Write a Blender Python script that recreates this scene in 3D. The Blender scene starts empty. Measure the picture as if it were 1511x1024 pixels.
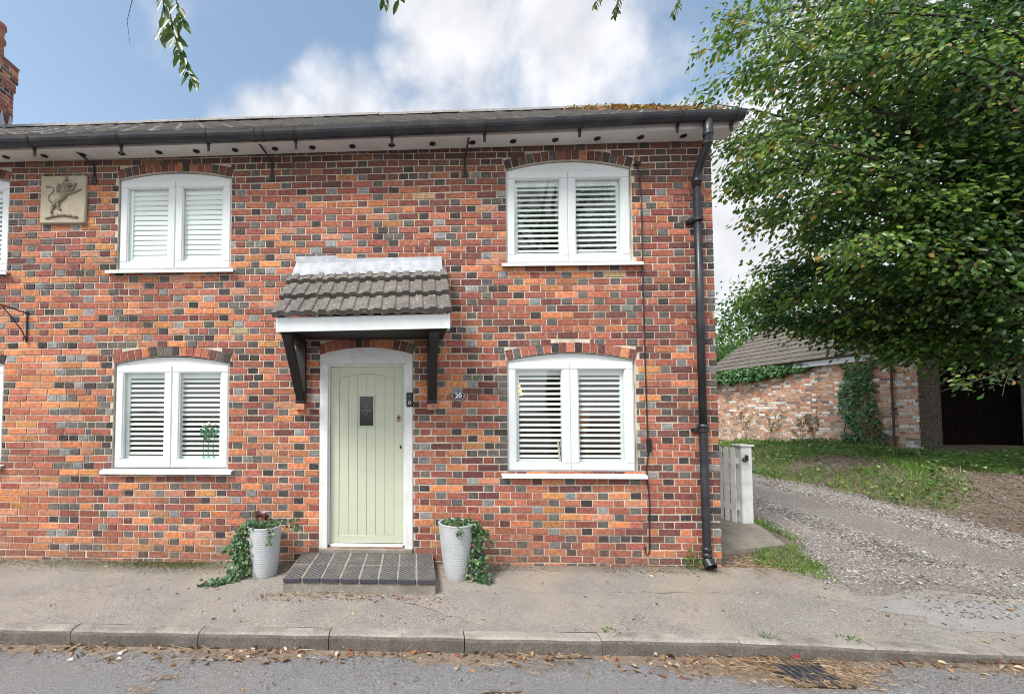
import bpy, math, random
import numpy as np
from mathutils import Vector
R = math.radians
random.seed(7); rng = np.random.default_rng(7)
S = bpy.context.scene
COL = S.collection

# ------------------------------------------------------------------ camera
cd = bpy.data.cameras.new('camera'); cam = bpy.data.objects.new('camera', cd); COL.objects.link(cam)
cam.location = (0, -4.78, 1.67); cam.rotation_euler = (R(92.25), 0, R(1.97))
cd.sensor_width = 36; cd.sensor_fit = 'HORIZONTAL'; cd.lens = 15.248
cd.shift_x = 0.1095; cd.shift_y = 0.045; cd.clip_start = 0.05; cd.clip_end = 2000
S.camera = cam

# ------------------------------------------------------------------ exposure
S.view_settings.view_transform = 'Standard'; S.view_settings.look = 'None'
S.view_settings.gamma = 1; S.view_settings.exposure = 0.66
try: S.view_settings.use_curve_mapping = False
except Exception: pass
S.render.engine = 'CYCLES'
S.cycles.max_bounces = 8; S.cycles.transparent_max_bounces = 16
S.cycles.use_denoising = True
S.cycles.filter_width = 0.95

# ------------------------------------------------------------------ sun + sky
SUN_EL, SUN_AZ = R(52), R(224)          # azimuth measured clockwise from +Y
sdir = Vector((math.sin(SUN_AZ)*math.cos(SUN_EL), math.cos(SUN_AZ)*math.cos(SUN_EL), math.sin(SUN_EL)))
sl = bpy.data.lights.new('sun', 'SUN'); sl.energy = 3.1; sl.angle = R(17); sl.color = (1, .965, .91)
so = bpy.data.objects.new('sun', sl); COL.objects.link(so)
so.rotation_euler = sdir.to_track_quat('Z', 'Y').to_euler(); so.location = (-5, -8, 12)

world = bpy.data.worlds.new('World'); S.world = world; world.use_nodes = True
nt = world.node_tree; nt.nodes.clear()
def N(t, **k):
    n = nt.nodes.new(t)
    for a, b in k.items():
        if a.startswith('i_'): n.inputs[a[2:]].default_value = b
        else: setattr(n, a, b)
    return n
def L(a, b): nt.links.new(a, b)
def M(op, a, b=None, c=None, clamp=False):
    n = nt.nodes.new('ShaderNodeMath'); n.operation = op; n.use_clamp = clamp
    for i, q in enumerate((a, b, c)):
        if q is None: continue
        if isinstance(q, (int, float)): n.inputs[i].default_value = q
        else: nt.links.new(q, n.inputs[i])
    return n.outputs[0]
def VM(op, a, b=None):
    n = nt.nodes.new('ShaderNodeVectorMath'); n.operation = op
    for i, q in enumerate((a, b)):
        if q is None: continue
        if isinstance(q, (tuple, list)): n.inputs[i].default_value = q
        else: nt.links.new(q, n.inputs[i])
    return n
def MR(v, a, b, c=0, d=1, smooth=True):
    n = nt.nodes.new('ShaderNodeMapRange'); n.interpolation_type = 'SMOOTHSTEP' if smooth else 'LINEAR'
    nt.links.new(v, n.inputs[0])
    for i, q in enumerate((a, b, c, d)): n.inputs[i+1].default_value = q
    return n.outputs[0]
tc = N('ShaderNodeTexCoord'); vec = tc.outputs['Generated']
sky = N('ShaderNodeTexSky'); sky.sky_type = 'NISHITA'; sky.sun_disc = False
sky.sun_elevation = SUN_EL; sky.sun_rotation = SUN_AZ; sky.air_density = 1.0; sky.dust_density = 1.2; sky.ozone_density = 1.5
nz = N('ShaderNodeTexNoise'); nz.inputs['Scale'].default_value = 3.4; nz.inputs['Detail'].default_value = 9; nz.inputs['Roughness'].default_value = .55; nz.inputs['Distortion'].default_value = .25
L(vec, nz.inputs['Vector'])
nf = N('ShaderNodeTexNoise'); nf.inputs['Scale'].default_value = 13; nf.inputs['Detail'].default_value = 6; L(vec, nf.inputs['Vector'])
# cloud banks: direction, half-width in degrees, weight
BANKS = [((0.09, .80, .60), 13, 1.0), ((-.14, .85, .54), 11, .95), ((.27, .77, .60), 12, .95), ((.40, .72, .62), 8, .6),
         ((-.27, .84, .49), 10, 1.05), ((-.20, .84, .52), 9, 1.0), ((.06, .74, .68), 10, .8), ((.44, .77, .48), 6, .6),
         ((.60, .74, .33), 14, 1.2), ((.80, .5, .45), 24, 1.1), ((-.35, -.75, .55), 62, 1.0), ((.5, -.8, .3), 50, .9)]  # last two banks lie out of view, added as front fill light
tot = None
for d, w, a in BANKS:
    dv = Vector(d).normalized()
    dt = VM('DOT_PRODUCT', vec, tuple(dv)).outputs['Value']
    m = MR(dt, math.cos(R(w)), math.cos(R(w*.25)), 0, a)
    tot = m if tot is None else M('MAXIMUM', tot, m)
den = M('ADD', M('MULTIPLY', tot, .62), M('MULTIPLY', M('SUBTRACT', nz.outputs['Fac'], .5), 1.9))
den = M('ADD', den, M('MULTIPLY', M('SUBTRACT', nf.outputs['Fac'], .5), .35))
mask = MR(den, .12, .62)
sep = N('ShaderNodeSeparateXYZ'); L(vec, sep.inputs[0])
hor = MR(sep.outputs['Z'], .02, .42, 1, 0)
mask = M('MAXIMUM', mask, M('MULTIPLY', hor, .9))
bright = MR(sep.outputs['Y'], .1, -.5, 6.1, 9.5)     # unseen cloud behind the viewer brightened, added to light the house front
shade = MR(nf.outputs['Fac'], .3, .7, .88, 1.05)
cb = M('MULTIPLY', bright, shade)
cc = N('ShaderNodeCombineXYZ')
L(M('MULTIPLY', cb, .97), cc.inputs[0]); L(M('MULTIPLY', cb, .985), cc.inputs[1]); L(M('MULTIPLY', cb, 1.04), cc.inputs[2])
mx = N('ShaderNodeMix'); mx.data_type = 'RGBA'; L(mask, mx.inputs['Factor'])
mul = VM('MULTIPLY', sky.outputs['Color'], (2.0, 1.85, 1.55))
mask = M('ADD', M('MULTIPLY', mask, .66), .34)
L(mul.outputs[0], mx.inputs['A']); L(cc.outputs[0], mx.inputs['B'])
bg = N('ShaderNodeBackground'); bg.inputs['Strength'].default_value = .1
L(mx.outputs['Result'], bg.inputs['Color'])
wo = N('ShaderNodeOutputWorld'); L(bg.outputs[0], wo.inputs['Surface'])

# ================================================================== materials
def mat(name, base=(.5, .5, .5), rough=.8, var=0, vscale=8, bump=0, bscale=60, attr=False, spec=.5, metal=0,
        speck=None, speck_scale=90, speck_amt=.1, stain=None, stain_scale=1.2, stain_amt=.4, trans=0, stretch=None, bdetail=4, bdist=.01, coat=0, fine=None):
    m = bpy.data.materials.new(name); m.use_nodes = True
    t = m.node_tree; t.nodes.clear()
    def n(ty, **k):
        q = t.nodes.new(ty)
        for a, b in k.items(): setattr(q, a, b)
        return q
    out = n('ShaderNodeOutputMaterial'); p = n('ShaderNodeBsdfPrincipled')
    tcn = n('ShaderNodeTexCoord'); co = tcn.outputs['Object']
    if stretch:
        mp = n('ShaderNodeMapping'); mp.inputs['Scale'].default_value = stretch; t.links.new(co, mp.inputs[0]); co = mp.outputs[0]
    if attr:
        at = n('ShaderNodeAttribute', attribute_name='Col'); c = at.outputs['Color']
    else:
        rgb = n('ShaderNodeRGB'); rgb.outputs[0].default_value = (*base, 1); c = rgb.outputs[0]
    def noise(sc, det=4, rg=.55):
        q = n('ShaderNodeTexNoise'); q.inputs['Scale'].default_value = sc; q.inputs['Detail'].default_value = det
        q.inputs['Roughness'].default_value = rg; t.links.new(co, q.inputs['Vector']); return q.outputs['Fac']
    def mixc(f, a, b):
        q = n('ShaderNodeMix', data_type='RGBA'); q.clamp_factor = True
        t.links.new(f, q.inputs['Factor']) if not isinstance(f, float) else setattr(q.inputs['Factor'], 'default_value', f)
        for s, v in (('A', a), ('B', b)):
            if isinstance(v, tuple): q.inputs[s].default_value = (*v, 1)
            else: t.links.new(v, q.inputs[s])
        return q.outputs['Result']
    def rng_(f, a, b, c0, d0):
        q = n('ShaderNodeMapRange'); t.links.new(f, q.inputs[0])
        for i, x in enumerate((a, b, c0, d0)): q.inputs[i+1].default_value = x
        return q.outputs[0]
    if var:
        k = rng_(noise(vscale, 6, .62), .3, .7, 1-var, 1+var)
        q = n('ShaderNodeVectorMath', operation='SCALE'); t.links.new(c, q.inputs[0]); t.links.new(k, q.inputs['Scale']); c = q.outputs[0]
    if fine:
        k = rng_(noise(fine[1], 3, .7), .30, .70, 1-fine[0], 1+fine[0])
        q = n('ShaderNodeVectorMath', operation='SCALE'); t.links.new(c, q.inputs[0]); t.links.new(k, q.inputs['Scale']); c = q.outputs[0]
    if stain:
        c = mixc(rng_(noise(stain_scale, 7, .6), .48, .66, 0, stain_amt), c, stain)
    if speck:
        c = mixc(rng_(noise(speck_scale, 2, .5), .66-speck_amt*.5, .70-speck_amt*.5, 0, .85), c, speck)
    t.links.new(c, p.inputs['Base Color'])
    p.inputs['Roughness'].default_value = rough; p.inputs['Metallic'].default_value = metal
    p.inputs['Specular IOR Level'].default_value = spec
    if coat: p.inputs['Coat Weight'].default_value = coat
    if bump:
        b = n('ShaderNodeBump'); b.inputs['Strength'].default_value = bump; b.inputs['Distance'].default_value = bdist
        t.links.new(noise(bscale, bdetail), b.inputs['Height']); t.links.new(b.outputs[0], p.inputs['Normal'])
    sh = p.outputs[0]
    if trans:
        tr = n('ShaderNodeBsdfTranslucent'); q = n('ShaderNodeVectorMath', operation='MULTIPLY'); q.inputs[1].default_value = (1.5, 1.7, .6)
        t.links.new(c, q.inputs[0]); t.links.new(q.outputs[0], tr.inputs[0])
        ms = n('ShaderNodeMixShader'); ms.inputs[0].default_value = trans
        t.links.new(sh, ms.inputs[1]); t.links.new(tr.outputs[0], ms.inputs[2]); sh = ms.outputs[0]
    t.links.new(sh, out.inputs[0])
    return m

MT = {}
MT['brick'] = mat('brick', attr=True, rough=.8, fine=(.22, 110), var=.42, vscale=26, bump=.6, bscale=90, speck=(.45, .40, .35), speck_scale=75, speck_amt=-.01, spec=.25, stain=(.10, .075, .06), stain_scale=2.0, stain_amt=.28)
MT['mortar'] = mat('mortar', (.60, .53, .43), .95, var=.25, vscale=9, bump=.6, bscale=120, stain=(.16, .14, .10), stain_scale=1.4, stain_amt=.6)
MT['plaster'] = mat('interior_plaster', (.42, .40, .36), .9)
MT['upvc'] = mat('white_upvc', (.67, .705, .70), .32, var=.015, vscale=3)
MT['painted_wood'] = mat('white_painted_timber', (.76, .77, .76), .5, var=.05, vscale=14, bump=.15, bscale=60, stain=(.45, .43, .38), stain_scale=4, stain_amt=.25)
MT['render'] = mat('white_masonry_paint', (.69, .70, .685), .85, var=.06, vscale=12, bump=.5, bscale=90, stain=(.50, .47, .43), stain_scale=5, stain_amt=.3)
MT['soffit'] = mat('soffit_board', (.66, .64, .61), .7, var=.06, vscale=4, stain=(.38, .34, .30), stain_scale=2, stain_amt=.45)
MT['shutter'] = mat('shutter_white', (.77, .80, .77), .5)
MT['rooftile'] = mat('roof_tile', (.125, .112, .105), .9, var=.35, vscale=9, bump=.7, bscale=120, speck=(.45, .42, .30), speck_scale=45, speck_amt=.03, stain=(.22, .205, .19), stain_scale=2.5, stain_amt=.6)
MT['mainroof'] = mat('weathered_roof_tile', (.25, .24, .23), .9, var=.2, vscale=9, bump=.4, bscale=120, fine=(.3, 30), stain=(.30, .29, .27), stain_scale=2.0, stain_amt=.5)
MT['porchtile'] = mat('porch_tile', (.135, .122, .112), .92, var=.3, vscale=11, bump=.8, bscale=130, speck=(.50, .46, .27), speck_scale=42, speck_amt=.055, stain=(.24, .22, .20), stain_scale=4, stain_amt=.5)
MT['plasticblack'] = mat('black_plastic', (.018, .02, .026), .38, var=.25, vscale=5, spec=.5, stain=(.07, .07, .065), stain_scale=3, stain_amt=.5)
MT['iron'] = mat('black_iron', (.015, .015, .016), .5)
MT['blackwood'] = mat('black_timber', (.013, .012, .012), .6, var=.2, vscale=10, bump=.3, bscale=50)
MT['lead'] = mat('lead_flashing', (.36, .39, .42), .55, var=.2, vscale=10, bump=.6, bscale=22, stain=(.48, .49, .50), stain_scale=7, stain_amt=.5)
MT['door'] = mat('sage_green_paint', (.51, .545, .415), .42, var=.05, vscale=3, bump=.06, bscale=25, stain=(.42, .44, .33), stain_scale=3, stain_amt=.35)
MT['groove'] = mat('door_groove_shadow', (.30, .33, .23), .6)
MT['stone'] = mat('plaque_stone', (.42, .37, .27), .9, var=.12, vscale=14, bump=.5, bscale=80, stain=(.26, .23, .17), stain_scale=6, stain_amt=.4)
MT['lion'] = mat('lion_stone', (.23, .20, .145), .9, var=.3, vscale=40, bump=.9, bscale=110)
MT['concrete'] = mat('concrete', (.24, .215, .175), .95, fine=(.25, 60), var=.2, vscale=7, bump=.5, bscale=90, stain=(.13, .12, .09), stain_scale=3, stain_amt=.6)
MT['kerb'] = mat('kerb_concrete', (.29, .265, .23), .95, fine=(.3, 80), var=.22, vscale=6, bump=.7, bscale=110, speck=(.42, .40, .37), speck_scale=160, speck_amt=.1, stain=(.09, .08, .065), stain_scale=3.3, stain_amt=.7)
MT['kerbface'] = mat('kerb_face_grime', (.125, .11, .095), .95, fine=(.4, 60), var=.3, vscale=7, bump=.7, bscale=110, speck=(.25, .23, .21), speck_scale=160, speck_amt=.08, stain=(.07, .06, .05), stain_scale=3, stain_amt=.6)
MT['pot'] = mat('grey_ceramic', (.43, .45, .46), .55, var=.07, vscale=20, bump=.25, bscale=40, stain=(.30, .29, .25), stain_scale=6, stain_amt=.3)
MT['soil'] = mat('soil', (.05, .035, .025), 1, var=.4, vscale=30, bump=1, bscale=60)
MT['leaf'] = mat('leaf', attr=True, rough=.34, spec=.5, trans=.38)
MT['ivy'] = mat('ivy_leaf', attr=True, rough=.38, spec=.4, trans=.12)
MT['litter'] = mat('dry_leaf', attr=True, rough=.85, spec=.2, trans=.08)
MT['grass'] = mat('grass_blade', attr=True, rough=.6, spec=.3, trans=.25)
MT['gravelstone'] = mat('gravel_stone', attr=True, rough=.9, spec=.2, bump=.3, bscale=120)
MT['bark'] = mat('bark', (.055, .047, .036), .95, var=.4, vscale=14, bump=1, bscale=30, stretch=(1, 1, .3), stain=(.06, .075, .03), stain_scale=3, stain_amt=.5)
MT['darkdoor'] = mat('garage_door_boards', (.009, .006, .006), .9, spec=.05, var=.3, vscale=6, bump=.4, bscale=20)
MT['browngutter'] = mat('brown_gutter', (.10, .055, .045), .5, var=.2, vscale=5)
MT['brass'] = mat('aged_brass', (.30, .24, .14), .4, metal=.9)
MT['yellowstone'] = mat('gate_white', (.74, .75, .73), .7, var=.12, vscale=12, bump=.3, bscale=50, stain=(.25, .27, .17), stain_scale=6, stain_amt=.5)
MT['paintblack'] = mat('gloss_black', (.01, .01, .012), .3)
MT['enamelwhite'] = mat('enamel_white', (.8, .8, .78), .4)
MT['terracotta'] = mat('chimney_pot_clay', (.34, .15, .10), .8, var=.2, vscale=8, bump=.3)
MT['stem'] = mat('green_stem', (.06, .11, .04), .6)
MT['rose'] = mat('rose_petal', (.88, .87, .76), .6)
MT['bluecloth'] = mat('blue_print', (.02, .04, .20), .6)
MT['paper'] = mat('magazine_paper', (.62, .55, .45), .6)
MT['paper2'] = mat('magazine_cover', (.40, .48, .52), .4)
MT['tealpaper'] = mat('teal_cover', (.03, .22, .30), .4)
MT['redplastic'] = mat('red_plastic', (.45, .06, .08), .4)
MT['clad'] = mat('gable_boards', (.10, .095, .085), .85, var=.3, vscale=8, bump=.4, bscale=30)

def emis(name, col, s):
    m = bpy.data.materials.new(name); m.use_nodes = True; t = m.node_tree
    p = t.nodes['Principled BSDF']; p.inputs['Base Color'].default_value = (*col, 1)
    p.inputs['Emission Color'].default_value = (*col, 1); p.inputs['Emission Strength'].default_value = s
    return m
MT['lampglow'] = emis('lit_lamp_shade', (1, .42, .10), 1.6)

def glassmat(name, tint=(.96, .985, .975), refl=1.0):
    m = bpy.data.materials.new(name); m.use_nodes = True; t = m.node_tree; t.nodes.clear()
    o = t.nodes.new('ShaderNodeOutputMaterial'); tr = t.nodes.new('ShaderNodeBsdfTransparent'); tr.inputs[0].default_value = (*tint, 1)
    g = t.nodes.new('ShaderNodeBsdfGlossy'); g.inputs['Roughness'].default_value = .01; g.inputs[0].default_value = (refl, refl, refl, 1)
    geo = t.nodes.new('ShaderNodeNewGeometry')      # Schlick reflectance, the same from both sides of the pane
    dt = t.nodes.new('ShaderNodeVectorMath'); dt.operation = 'DOT_PRODUCT'; t.links.new(geo.outputs['Normal'], dt.inputs[0]); t.links.new(geo.outputs['Incoming'], dt.inputs[1])
    ab = t.nodes.new('ShaderNodeMath'); ab.operation = 'ABSOLUTE'; t.links.new(dt.outputs['Value'], ab.inputs[0])
    om = t.nodes.new('ShaderNodeMath'); om.operation = 'SUBTRACT'; om.inputs[0].default_value = 1; t.links.new(ab.outputs[0], om.inputs[1])
    pw = t.nodes.new('ShaderNodeMath'); pw.operation = 'POWER'; pw.inputs[1].default_value = 5; t.links.new(om.outputs[0], pw.inputs[0])
    fr = t.nodes.new('ShaderNodeMath'); fr.operation = 'MULTIPLY_ADD'; fr.inputs[1].default_value = .955; fr.inputs[2].default_value = .045; t.links.new(pw.outputs[0], fr.inputs[0])
    nzz = t.nodes.new('ShaderNodeTexNoise'); nzz.inputs['Scale'].default_value = 2.2; nzz.inputs['Detail'].default_value = 1
    tcx = t.nodes.new('ShaderNodeTexCoord'); t.links.new(tcx.outputs['Object'], nzz.inputs[0])
    bp = t.nodes.new('ShaderNodeBump'); bp.inputs['Strength'].default_value = .12; bp.inputs['Distance'].default_value = .02
    t.links.new(nzz.outputs['Fac'], bp.inputs['Height']); t.links.new(bp.outputs[0], g.inputs['Normal'])
    ms = t.nodes.new('ShaderNodeMixShader'); t.links.new(fr.outputs[0], ms.inputs[0]); t.links.new(tr.outputs[0], ms.inputs[1]); t.links.new(g.outputs[0], ms.inputs[2])
    t.links.new(ms.outputs[0], o.inputs[0]); return m
MT['glass'] = glassmat('window_glass')
MT['vaseglass'] = glassmat('vase_glass', (.85, .93, .90))
MT['darkglass'] = mat('leaded_dark_glass', (.012, .02, .018), .12, spec=.6)

def pavemat():      # worn asphalt footway with real dust and damp stains
    return mat('pavement_asphalt', (.245, .222, .198), .95, fine=(.42, 75), var=.16, vscale=2.3, bump=.7, bscale=220, speck=(.56, .53, .49), speck_scale=140, speck_amt=.17, stain=(.36, .29, .20), stain_scale=1.1, stain_amt=.55, bdist=.015)
MT['pave'] = pavemat()
MT['road'] = mat('road_asphalt', (.185, .185, .19), .92, fine=(.5, 85), var=.22, vscale=150, bump=1, bscale=140, speck=(.42, .42, .43), speck_scale=130, speck_amt=.16, stain=(.25, .20, .155), stain_scale=1.0, stain_amt=.35, bdist=.012)
MT['dirt'] = mat('dirt', (.135, .10, .072), 1, fine=(.55, 35), var=.4, vscale=12, bump=1, bscale=50, stain=(.23, .185, .14), stain_scale=2, stain_amt=.6, speck=(.36, .32, .28), speck_scale=70, speck_amt=.08, bdist=.03)
MT['gdirt'] = mat('gutter_silt', (.20, .155, .115), 1, var=.4, vscale=25, bump=1, bscale=90, speck=(.42, .34, .26), speck_scale=140, speck_amt=.14, stain=(.12, .095, .075), stain_scale=4, stain_amt=.5)
MT['drive'] = mat('drive_grit', (.20, .175, .155), 1, fine=(.55, 50), var=.35, vscale=40, bump=1, bscale=70, stain=(.15, .12, .10), stain_scale=1.3, stain_amt=.6, speck=(.5, .48, .46), speck_scale=80, speck_amt=.14, bdist=.02)
MT['patch'] = mat('tarmac_patch', (.27, .26, .245), .92, fine=(.35, 75), var=.1, vscale=5, bump=.5, bscale=180)
MT['field'] = mat('field', (.06, .09, .03), 1, var=.4, vscale=1)
MT['nosing'] = None

def chequer():      # blue engineering pavers with a raised diamond tread
    m = bpy.data.materials.new('chequered_blue_paver'); m.use_nodes = True; t = m.node_tree; p = t.nodes['Principled BSDF']
    tcx = t.nodes.new('ShaderNodeTexCoord'); mp = t.nodes.new('ShaderNodeMapping'); mp.inputs['Rotation'].default_value = (0, 0, 0); mp.inputs['Scale'].default_value = (1, 1, 1)
    t.links.new(tcx.outputs['Object'], mp.inputs[0])
    ck = t.nodes.new('ShaderNodeTexChecker'); ck.inputs['Scale'].default_value = 36; t.links.new(mp.outputs[0], ck.inputs[0])
    ck.inputs[1].default_value = (.035, .035, .042, 1); ck.inputs[2].default_value = (.15, .145, .14, 1)
    nzz = t.nodes.new('ShaderNodeTexNoise'); nzz.inputs['Scale'].default_value = 9; nzz.inputs['Detail'].default_value = 6; t.links.new(tcx.outputs['Object'], nzz.inputs[0])
    mr = t.nodes.new('ShaderNodeMapRange'); mr.inputs[1].default_value = .45; mr.inputs[2].default_value = .7; mr.inputs[4].default_value = .7; t.links.new(nzz.outputs[0], mr.inputs[0])
    mx = t.nodes.new('ShaderNodeMix'); mx.data_type = 'RGBA'; t.links.new(mr.outputs[0], mx.inputs['Factor']); t.links.new(ck.outputs[0], mx.inputs['A']); mx.inputs['B'].default_value = (.17, .155, .135, 1)
    t.links.new(mx.outputs['Result'], p.inputs['Base Color']); p.inputs['Roughness'].default_value = .7
    bp = t.nodes.new('ShaderNodeBump'); bp.inputs['Strength'].default_value = 1; bp.inputs['Distance'].default_value = .006
    t.links.new(ck.outputs['Fac'], bp.inputs['Height']); t.links.new(bp.outputs[0], p.inputs['Normal'])
    return m
MT['chequer'] = chequer()
MT['bluebrick'] = mat('blue_brick_edge', (.045, .045, .055), .6, var=.3, vscale=20, bump=.3)

# ================================================================== helpers
def tag(o, label=None, cat=None, group=None, kind=None):
    if label: o['label'] = label
    if cat: o['category'] = cat
    if group: o['group'] = group
    if kind: o['kind'] = kind
    return o
def empty(name, loc, label=None, cat=None, group=None):
    o = bpy.data.objects.new(name, None); COL.objects.link(o); o.location = loc; o.empty_display_size = .1
    return tag(o, label, cat, group)
def wloc(o):
    v = Vector((0, 0, 0))
    while o: v += o.location; o = o.parent
    return v
def mesh_obj(name, verts, faces, mats, parent=None, midx=None, cols=None, smooth=False):
    """verts world coords (N,3); faces list of tuples or (M,k) array"""
    V = np.asarray(verts, dtype=np.float64).reshape(-1, 3)
    if parent is not None: V = V - np.array(wloc(parent))
    me = bpy.data.meshes.new(name)
    if isinstance(faces, np.ndarray):
        k = faces.shape[1]; nf_ = faces.shape[0]
        me.vertices.add(len(V)); me.vertices.foreach_set('co', V.ravel())
        me.loops.add(nf_*k); me.loops.foreach_set('vertex_index', faces.ravel().astype(np.int32))
        me.polygons.add(nf_); me.polygons.foreach_set('loop_start', np.arange(0, nf_*k, k, dtype=np.int32))
        me.polygons.foreach_set('loop_total', np.full(nf_, k, dtype=np.int32))
        me.update(calc_edges=True)
    else:
        me.from_pydata([tuple(v) for v in V], [], faces)
    if not isinstance(mats, (list, tuple)): mats = [mats]
    for m in mats: me.materials.append(m)
    if midx is not None: me.polygons.foreach_set('material_index', np.asarray(midx, dtype=np.int32))
    if cols is not None:
        a = me.color_attributes.new('Col', 'FLOAT_COLOR', 'POINT')
        C = np.asarray(cols, dtype=np.float32)
        if C.shape[1] == 3: C = np.hstack([C, np.ones((len(C), 1), np.float32)])
        a.data.foreach_set('color', C.ravel())
    if smooth: me.polygons.foreach_set('use_smooth', np.ones(len(me.polygons), dtype=bool))
    me.validate(); me.update()
    o = bpy.data.objects.new(name, me); COL.objects.link(o)
    if parent is not None: o.parent = parent
    return o
class MB:
    def __init__(s): s.v = []; s.f = []; s.m = []; s.c = []
    def add(s, vs, fs, m=0, c=(.5, .5, .5)):
        b = len(s.v); s.v += [tuple(v) for v in vs]; s.f += [tuple(b+i for i in f) for f in fs]; s.m += [m]*len(fs); s.c += [c]*len(vs); return s
    def box(s, x0, x1, y0, y1, z0, z1, m=0, c=(.5, .5, .5), bev=0):
        if x0 > x1: x0, x1 = x1, x0
        if y0 > y1: y0, y1 = y1, y0
        if z0 > z1: z0, z1 = z1, z0
        if bev <= 0:
            vs = [(x, y, z) for z in (z0, z1) for y in (y0, y1) for x in (x0, x1)]
            return s.add(vs, [(0, 2, 3, 1), (4, 5, 7, 6), (0, 1, 5, 4), (2, 6, 7, 3), (0, 4, 6, 2), (1, 3, 7, 5)], m, c)
        b = min(bev, (x1-x0)*.45, (y1-y0)*.45, (z1-z0)*.45); vs = []; idx = {}
        X = (x0, x1); Y = (y0, y1); Z = (z0, z1); sg = (1, -1)
        for i in (0, 1):
            for j in (0, 1):
                for k in (0, 1):
                    for ax in range(3):
                        p = [X[i]+sg[i]*b, Y[j]+sg[j]*b, Z[k]+sg[k]*b]; p[ax] = (X, Y, Z)[ax][(i, j, k)[ax]]
                        idx[(i, j, k, ax)] = len(vs); vs.append(tuple(p))
        F = []
        for ax in range(3):
            o = [a for a in range(3) if a != ax]
            for sd in (0, 1):
                q = []
                for (a, bb) in ((0, 0), (1, 0), (1, 1), (0, 1)):
                    key = [0, 0, 0]; key[ax] = sd; key[o[0]] = a; key[o[1]] = bb; q.append(idx[(*key, ax)])
                F.append(q)
        for ax in range(3):
            o = [a for a in range(3) if a != ax]
            for a in (0, 1):
                for bb in (0, 1):
                    k0 = [0, 0, 0]; k1 = [0, 0, 0]; k1[ax] = 1
                    for kk in (k0, k1): kk[o[0]] = a; kk[o[1]] = bb
                    F.append([idx[(*k0, o[0])], idx[(*k1, o[0])], idx[(*k1, o[1])], idx[(*k0, o[1])]])
        for i in (0, 1):
            for j in (0, 1):
                for k in (0, 1): F.append([idx[(i, j, k, 0)], idx[(i, j, k, 1)], idx[(i, j, k, 2)]])
        cen = Vector(((x0+x1)/2, (y0+y1)/2, (z0+z1)/2)); G = []
        for q in F:
            p = [Vector(vs[t]) for t in q]; nn = (p[1]-p[0]).cross(p[2]-p[0])
            if nn.dot(sum(p, Vector())/len(p)-cen) < 0: q = q[::-1]
            G.append(q)
        return s.add(vs, G, m, c)
    def tube(s, pts, r, n=8, m=0, c=(.5, .5, .5), cap=True):
        pts = [Vector(p) for p in pts]; rs = r if isinstance(r, (list, tuple)) else [r]*len(pts)
        vs = []; up = None
        for i, p in enumerate(pts):
            t = (pts[min(i+1, len(pts)-1)]-pts[max(i-1, 0)])
            if t.length < 1e-9: t = Vector((0, 0, 1))
            t.normalize()
            if up is None:
                up = Vector((0, 0, 1)) if abs(t.z) < .9 else Vector((1, 0, 0))
            a = t.cross(up)
            if a.length < 1e-4: a = t.cross(Vector((1, .3, .2)))
            a.normalize(); b = t.cross(a).normalized(); up = -b if up is None else b*-1 if b.dot(up) < 0 else b
            for k in range(n):
                th = 2*math.pi*k/n; vs.append(p+a*math.cos(th)*rs[i]+b*math.sin(th)*rs[i])
        fs = [(i*n+k, i*n+(k+1) % n, (i+1)*n+(k+1) % n, (i+1)*n+k) for i in range(len(pts)-1) for k in range(n)]
        if cap: fs += [tuple(range(n-1, -1, -1)), tuple((len(pts)-1)*n+k for k in range(n))]
        return s.add(vs, fs, m, c)
    def lathe(s, prof, cx, cy, cz, n=32, m=0, c=(.5, .5, .5)):
        vs = []
        for (r, z) in prof:
            for k in range(n): th = 2*math.pi*k/n; vs.append((cx+r*math.cos(th), cy+r*math.sin(th), cz+z))
        fs = [(i*n+k, i*n+(k+1) % n, (i+1)*n+(k+1) % n, (i+1)*n+k) for i in range(len(prof)-1) for k in range(n)]
        return s.add(vs, fs, m, c)
    def prism(s, poly, y0, y1, m=0, c=(.5, .5, .5)):    # poly in (x,z), extruded along Y
        n = len(poly); vs = [(x, y0, z) for x, z in poly]+[(x, y1, z) for x, z in poly]
        fs = [tuple(range(n)), tuple(range(2*n-1, n-1, -1))]+[((i+1) % n, i, n+i, n+(i+1) % n) for i in range(n)]
        return s.add(vs, fs, m, c)
    def xprism(s, poly, x0, x1, m=0, c=(.5, .5, .5)):   # poly in (y,z), extruded along X
        n = len(poly); vs = [(x0, y, z) for y, z in poly]+[(x1, y, z) for y, z in poly]
        fs = [tuple(range(n)), tuple(range(2*n-1, n-1, -1))]+[((i+1) % n, i, n+i, n+(i+1) % n) for i in range(n)]
        return s.add(vs, fs, m, c)
    def build(s, name, mats, parent=None, smooth=False, col=False):
        return mesh_obj(name, s.v, s.f, mats, parent, s.m, s.c if col else None, smooth)
def smoothstep(t): t = np.clip(t, 0, 1); return t*t*(3-2*t)
def vnoise(x, y, s=1.0, seed=0):
    x = np.asarray(x, float)*s+seed*13.7; y = np.asarray(y, float)*s+seed*7.3
    return (np.sin(x*1.7+np.sin(y*1.3)*1.5)+np.sin(y*2.1+np.sin(x*.9)*1.7)+np.sin((x+y)*1.1+2)+np.sin(x*3.9-y*2.7)*.5)/3.5

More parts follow.
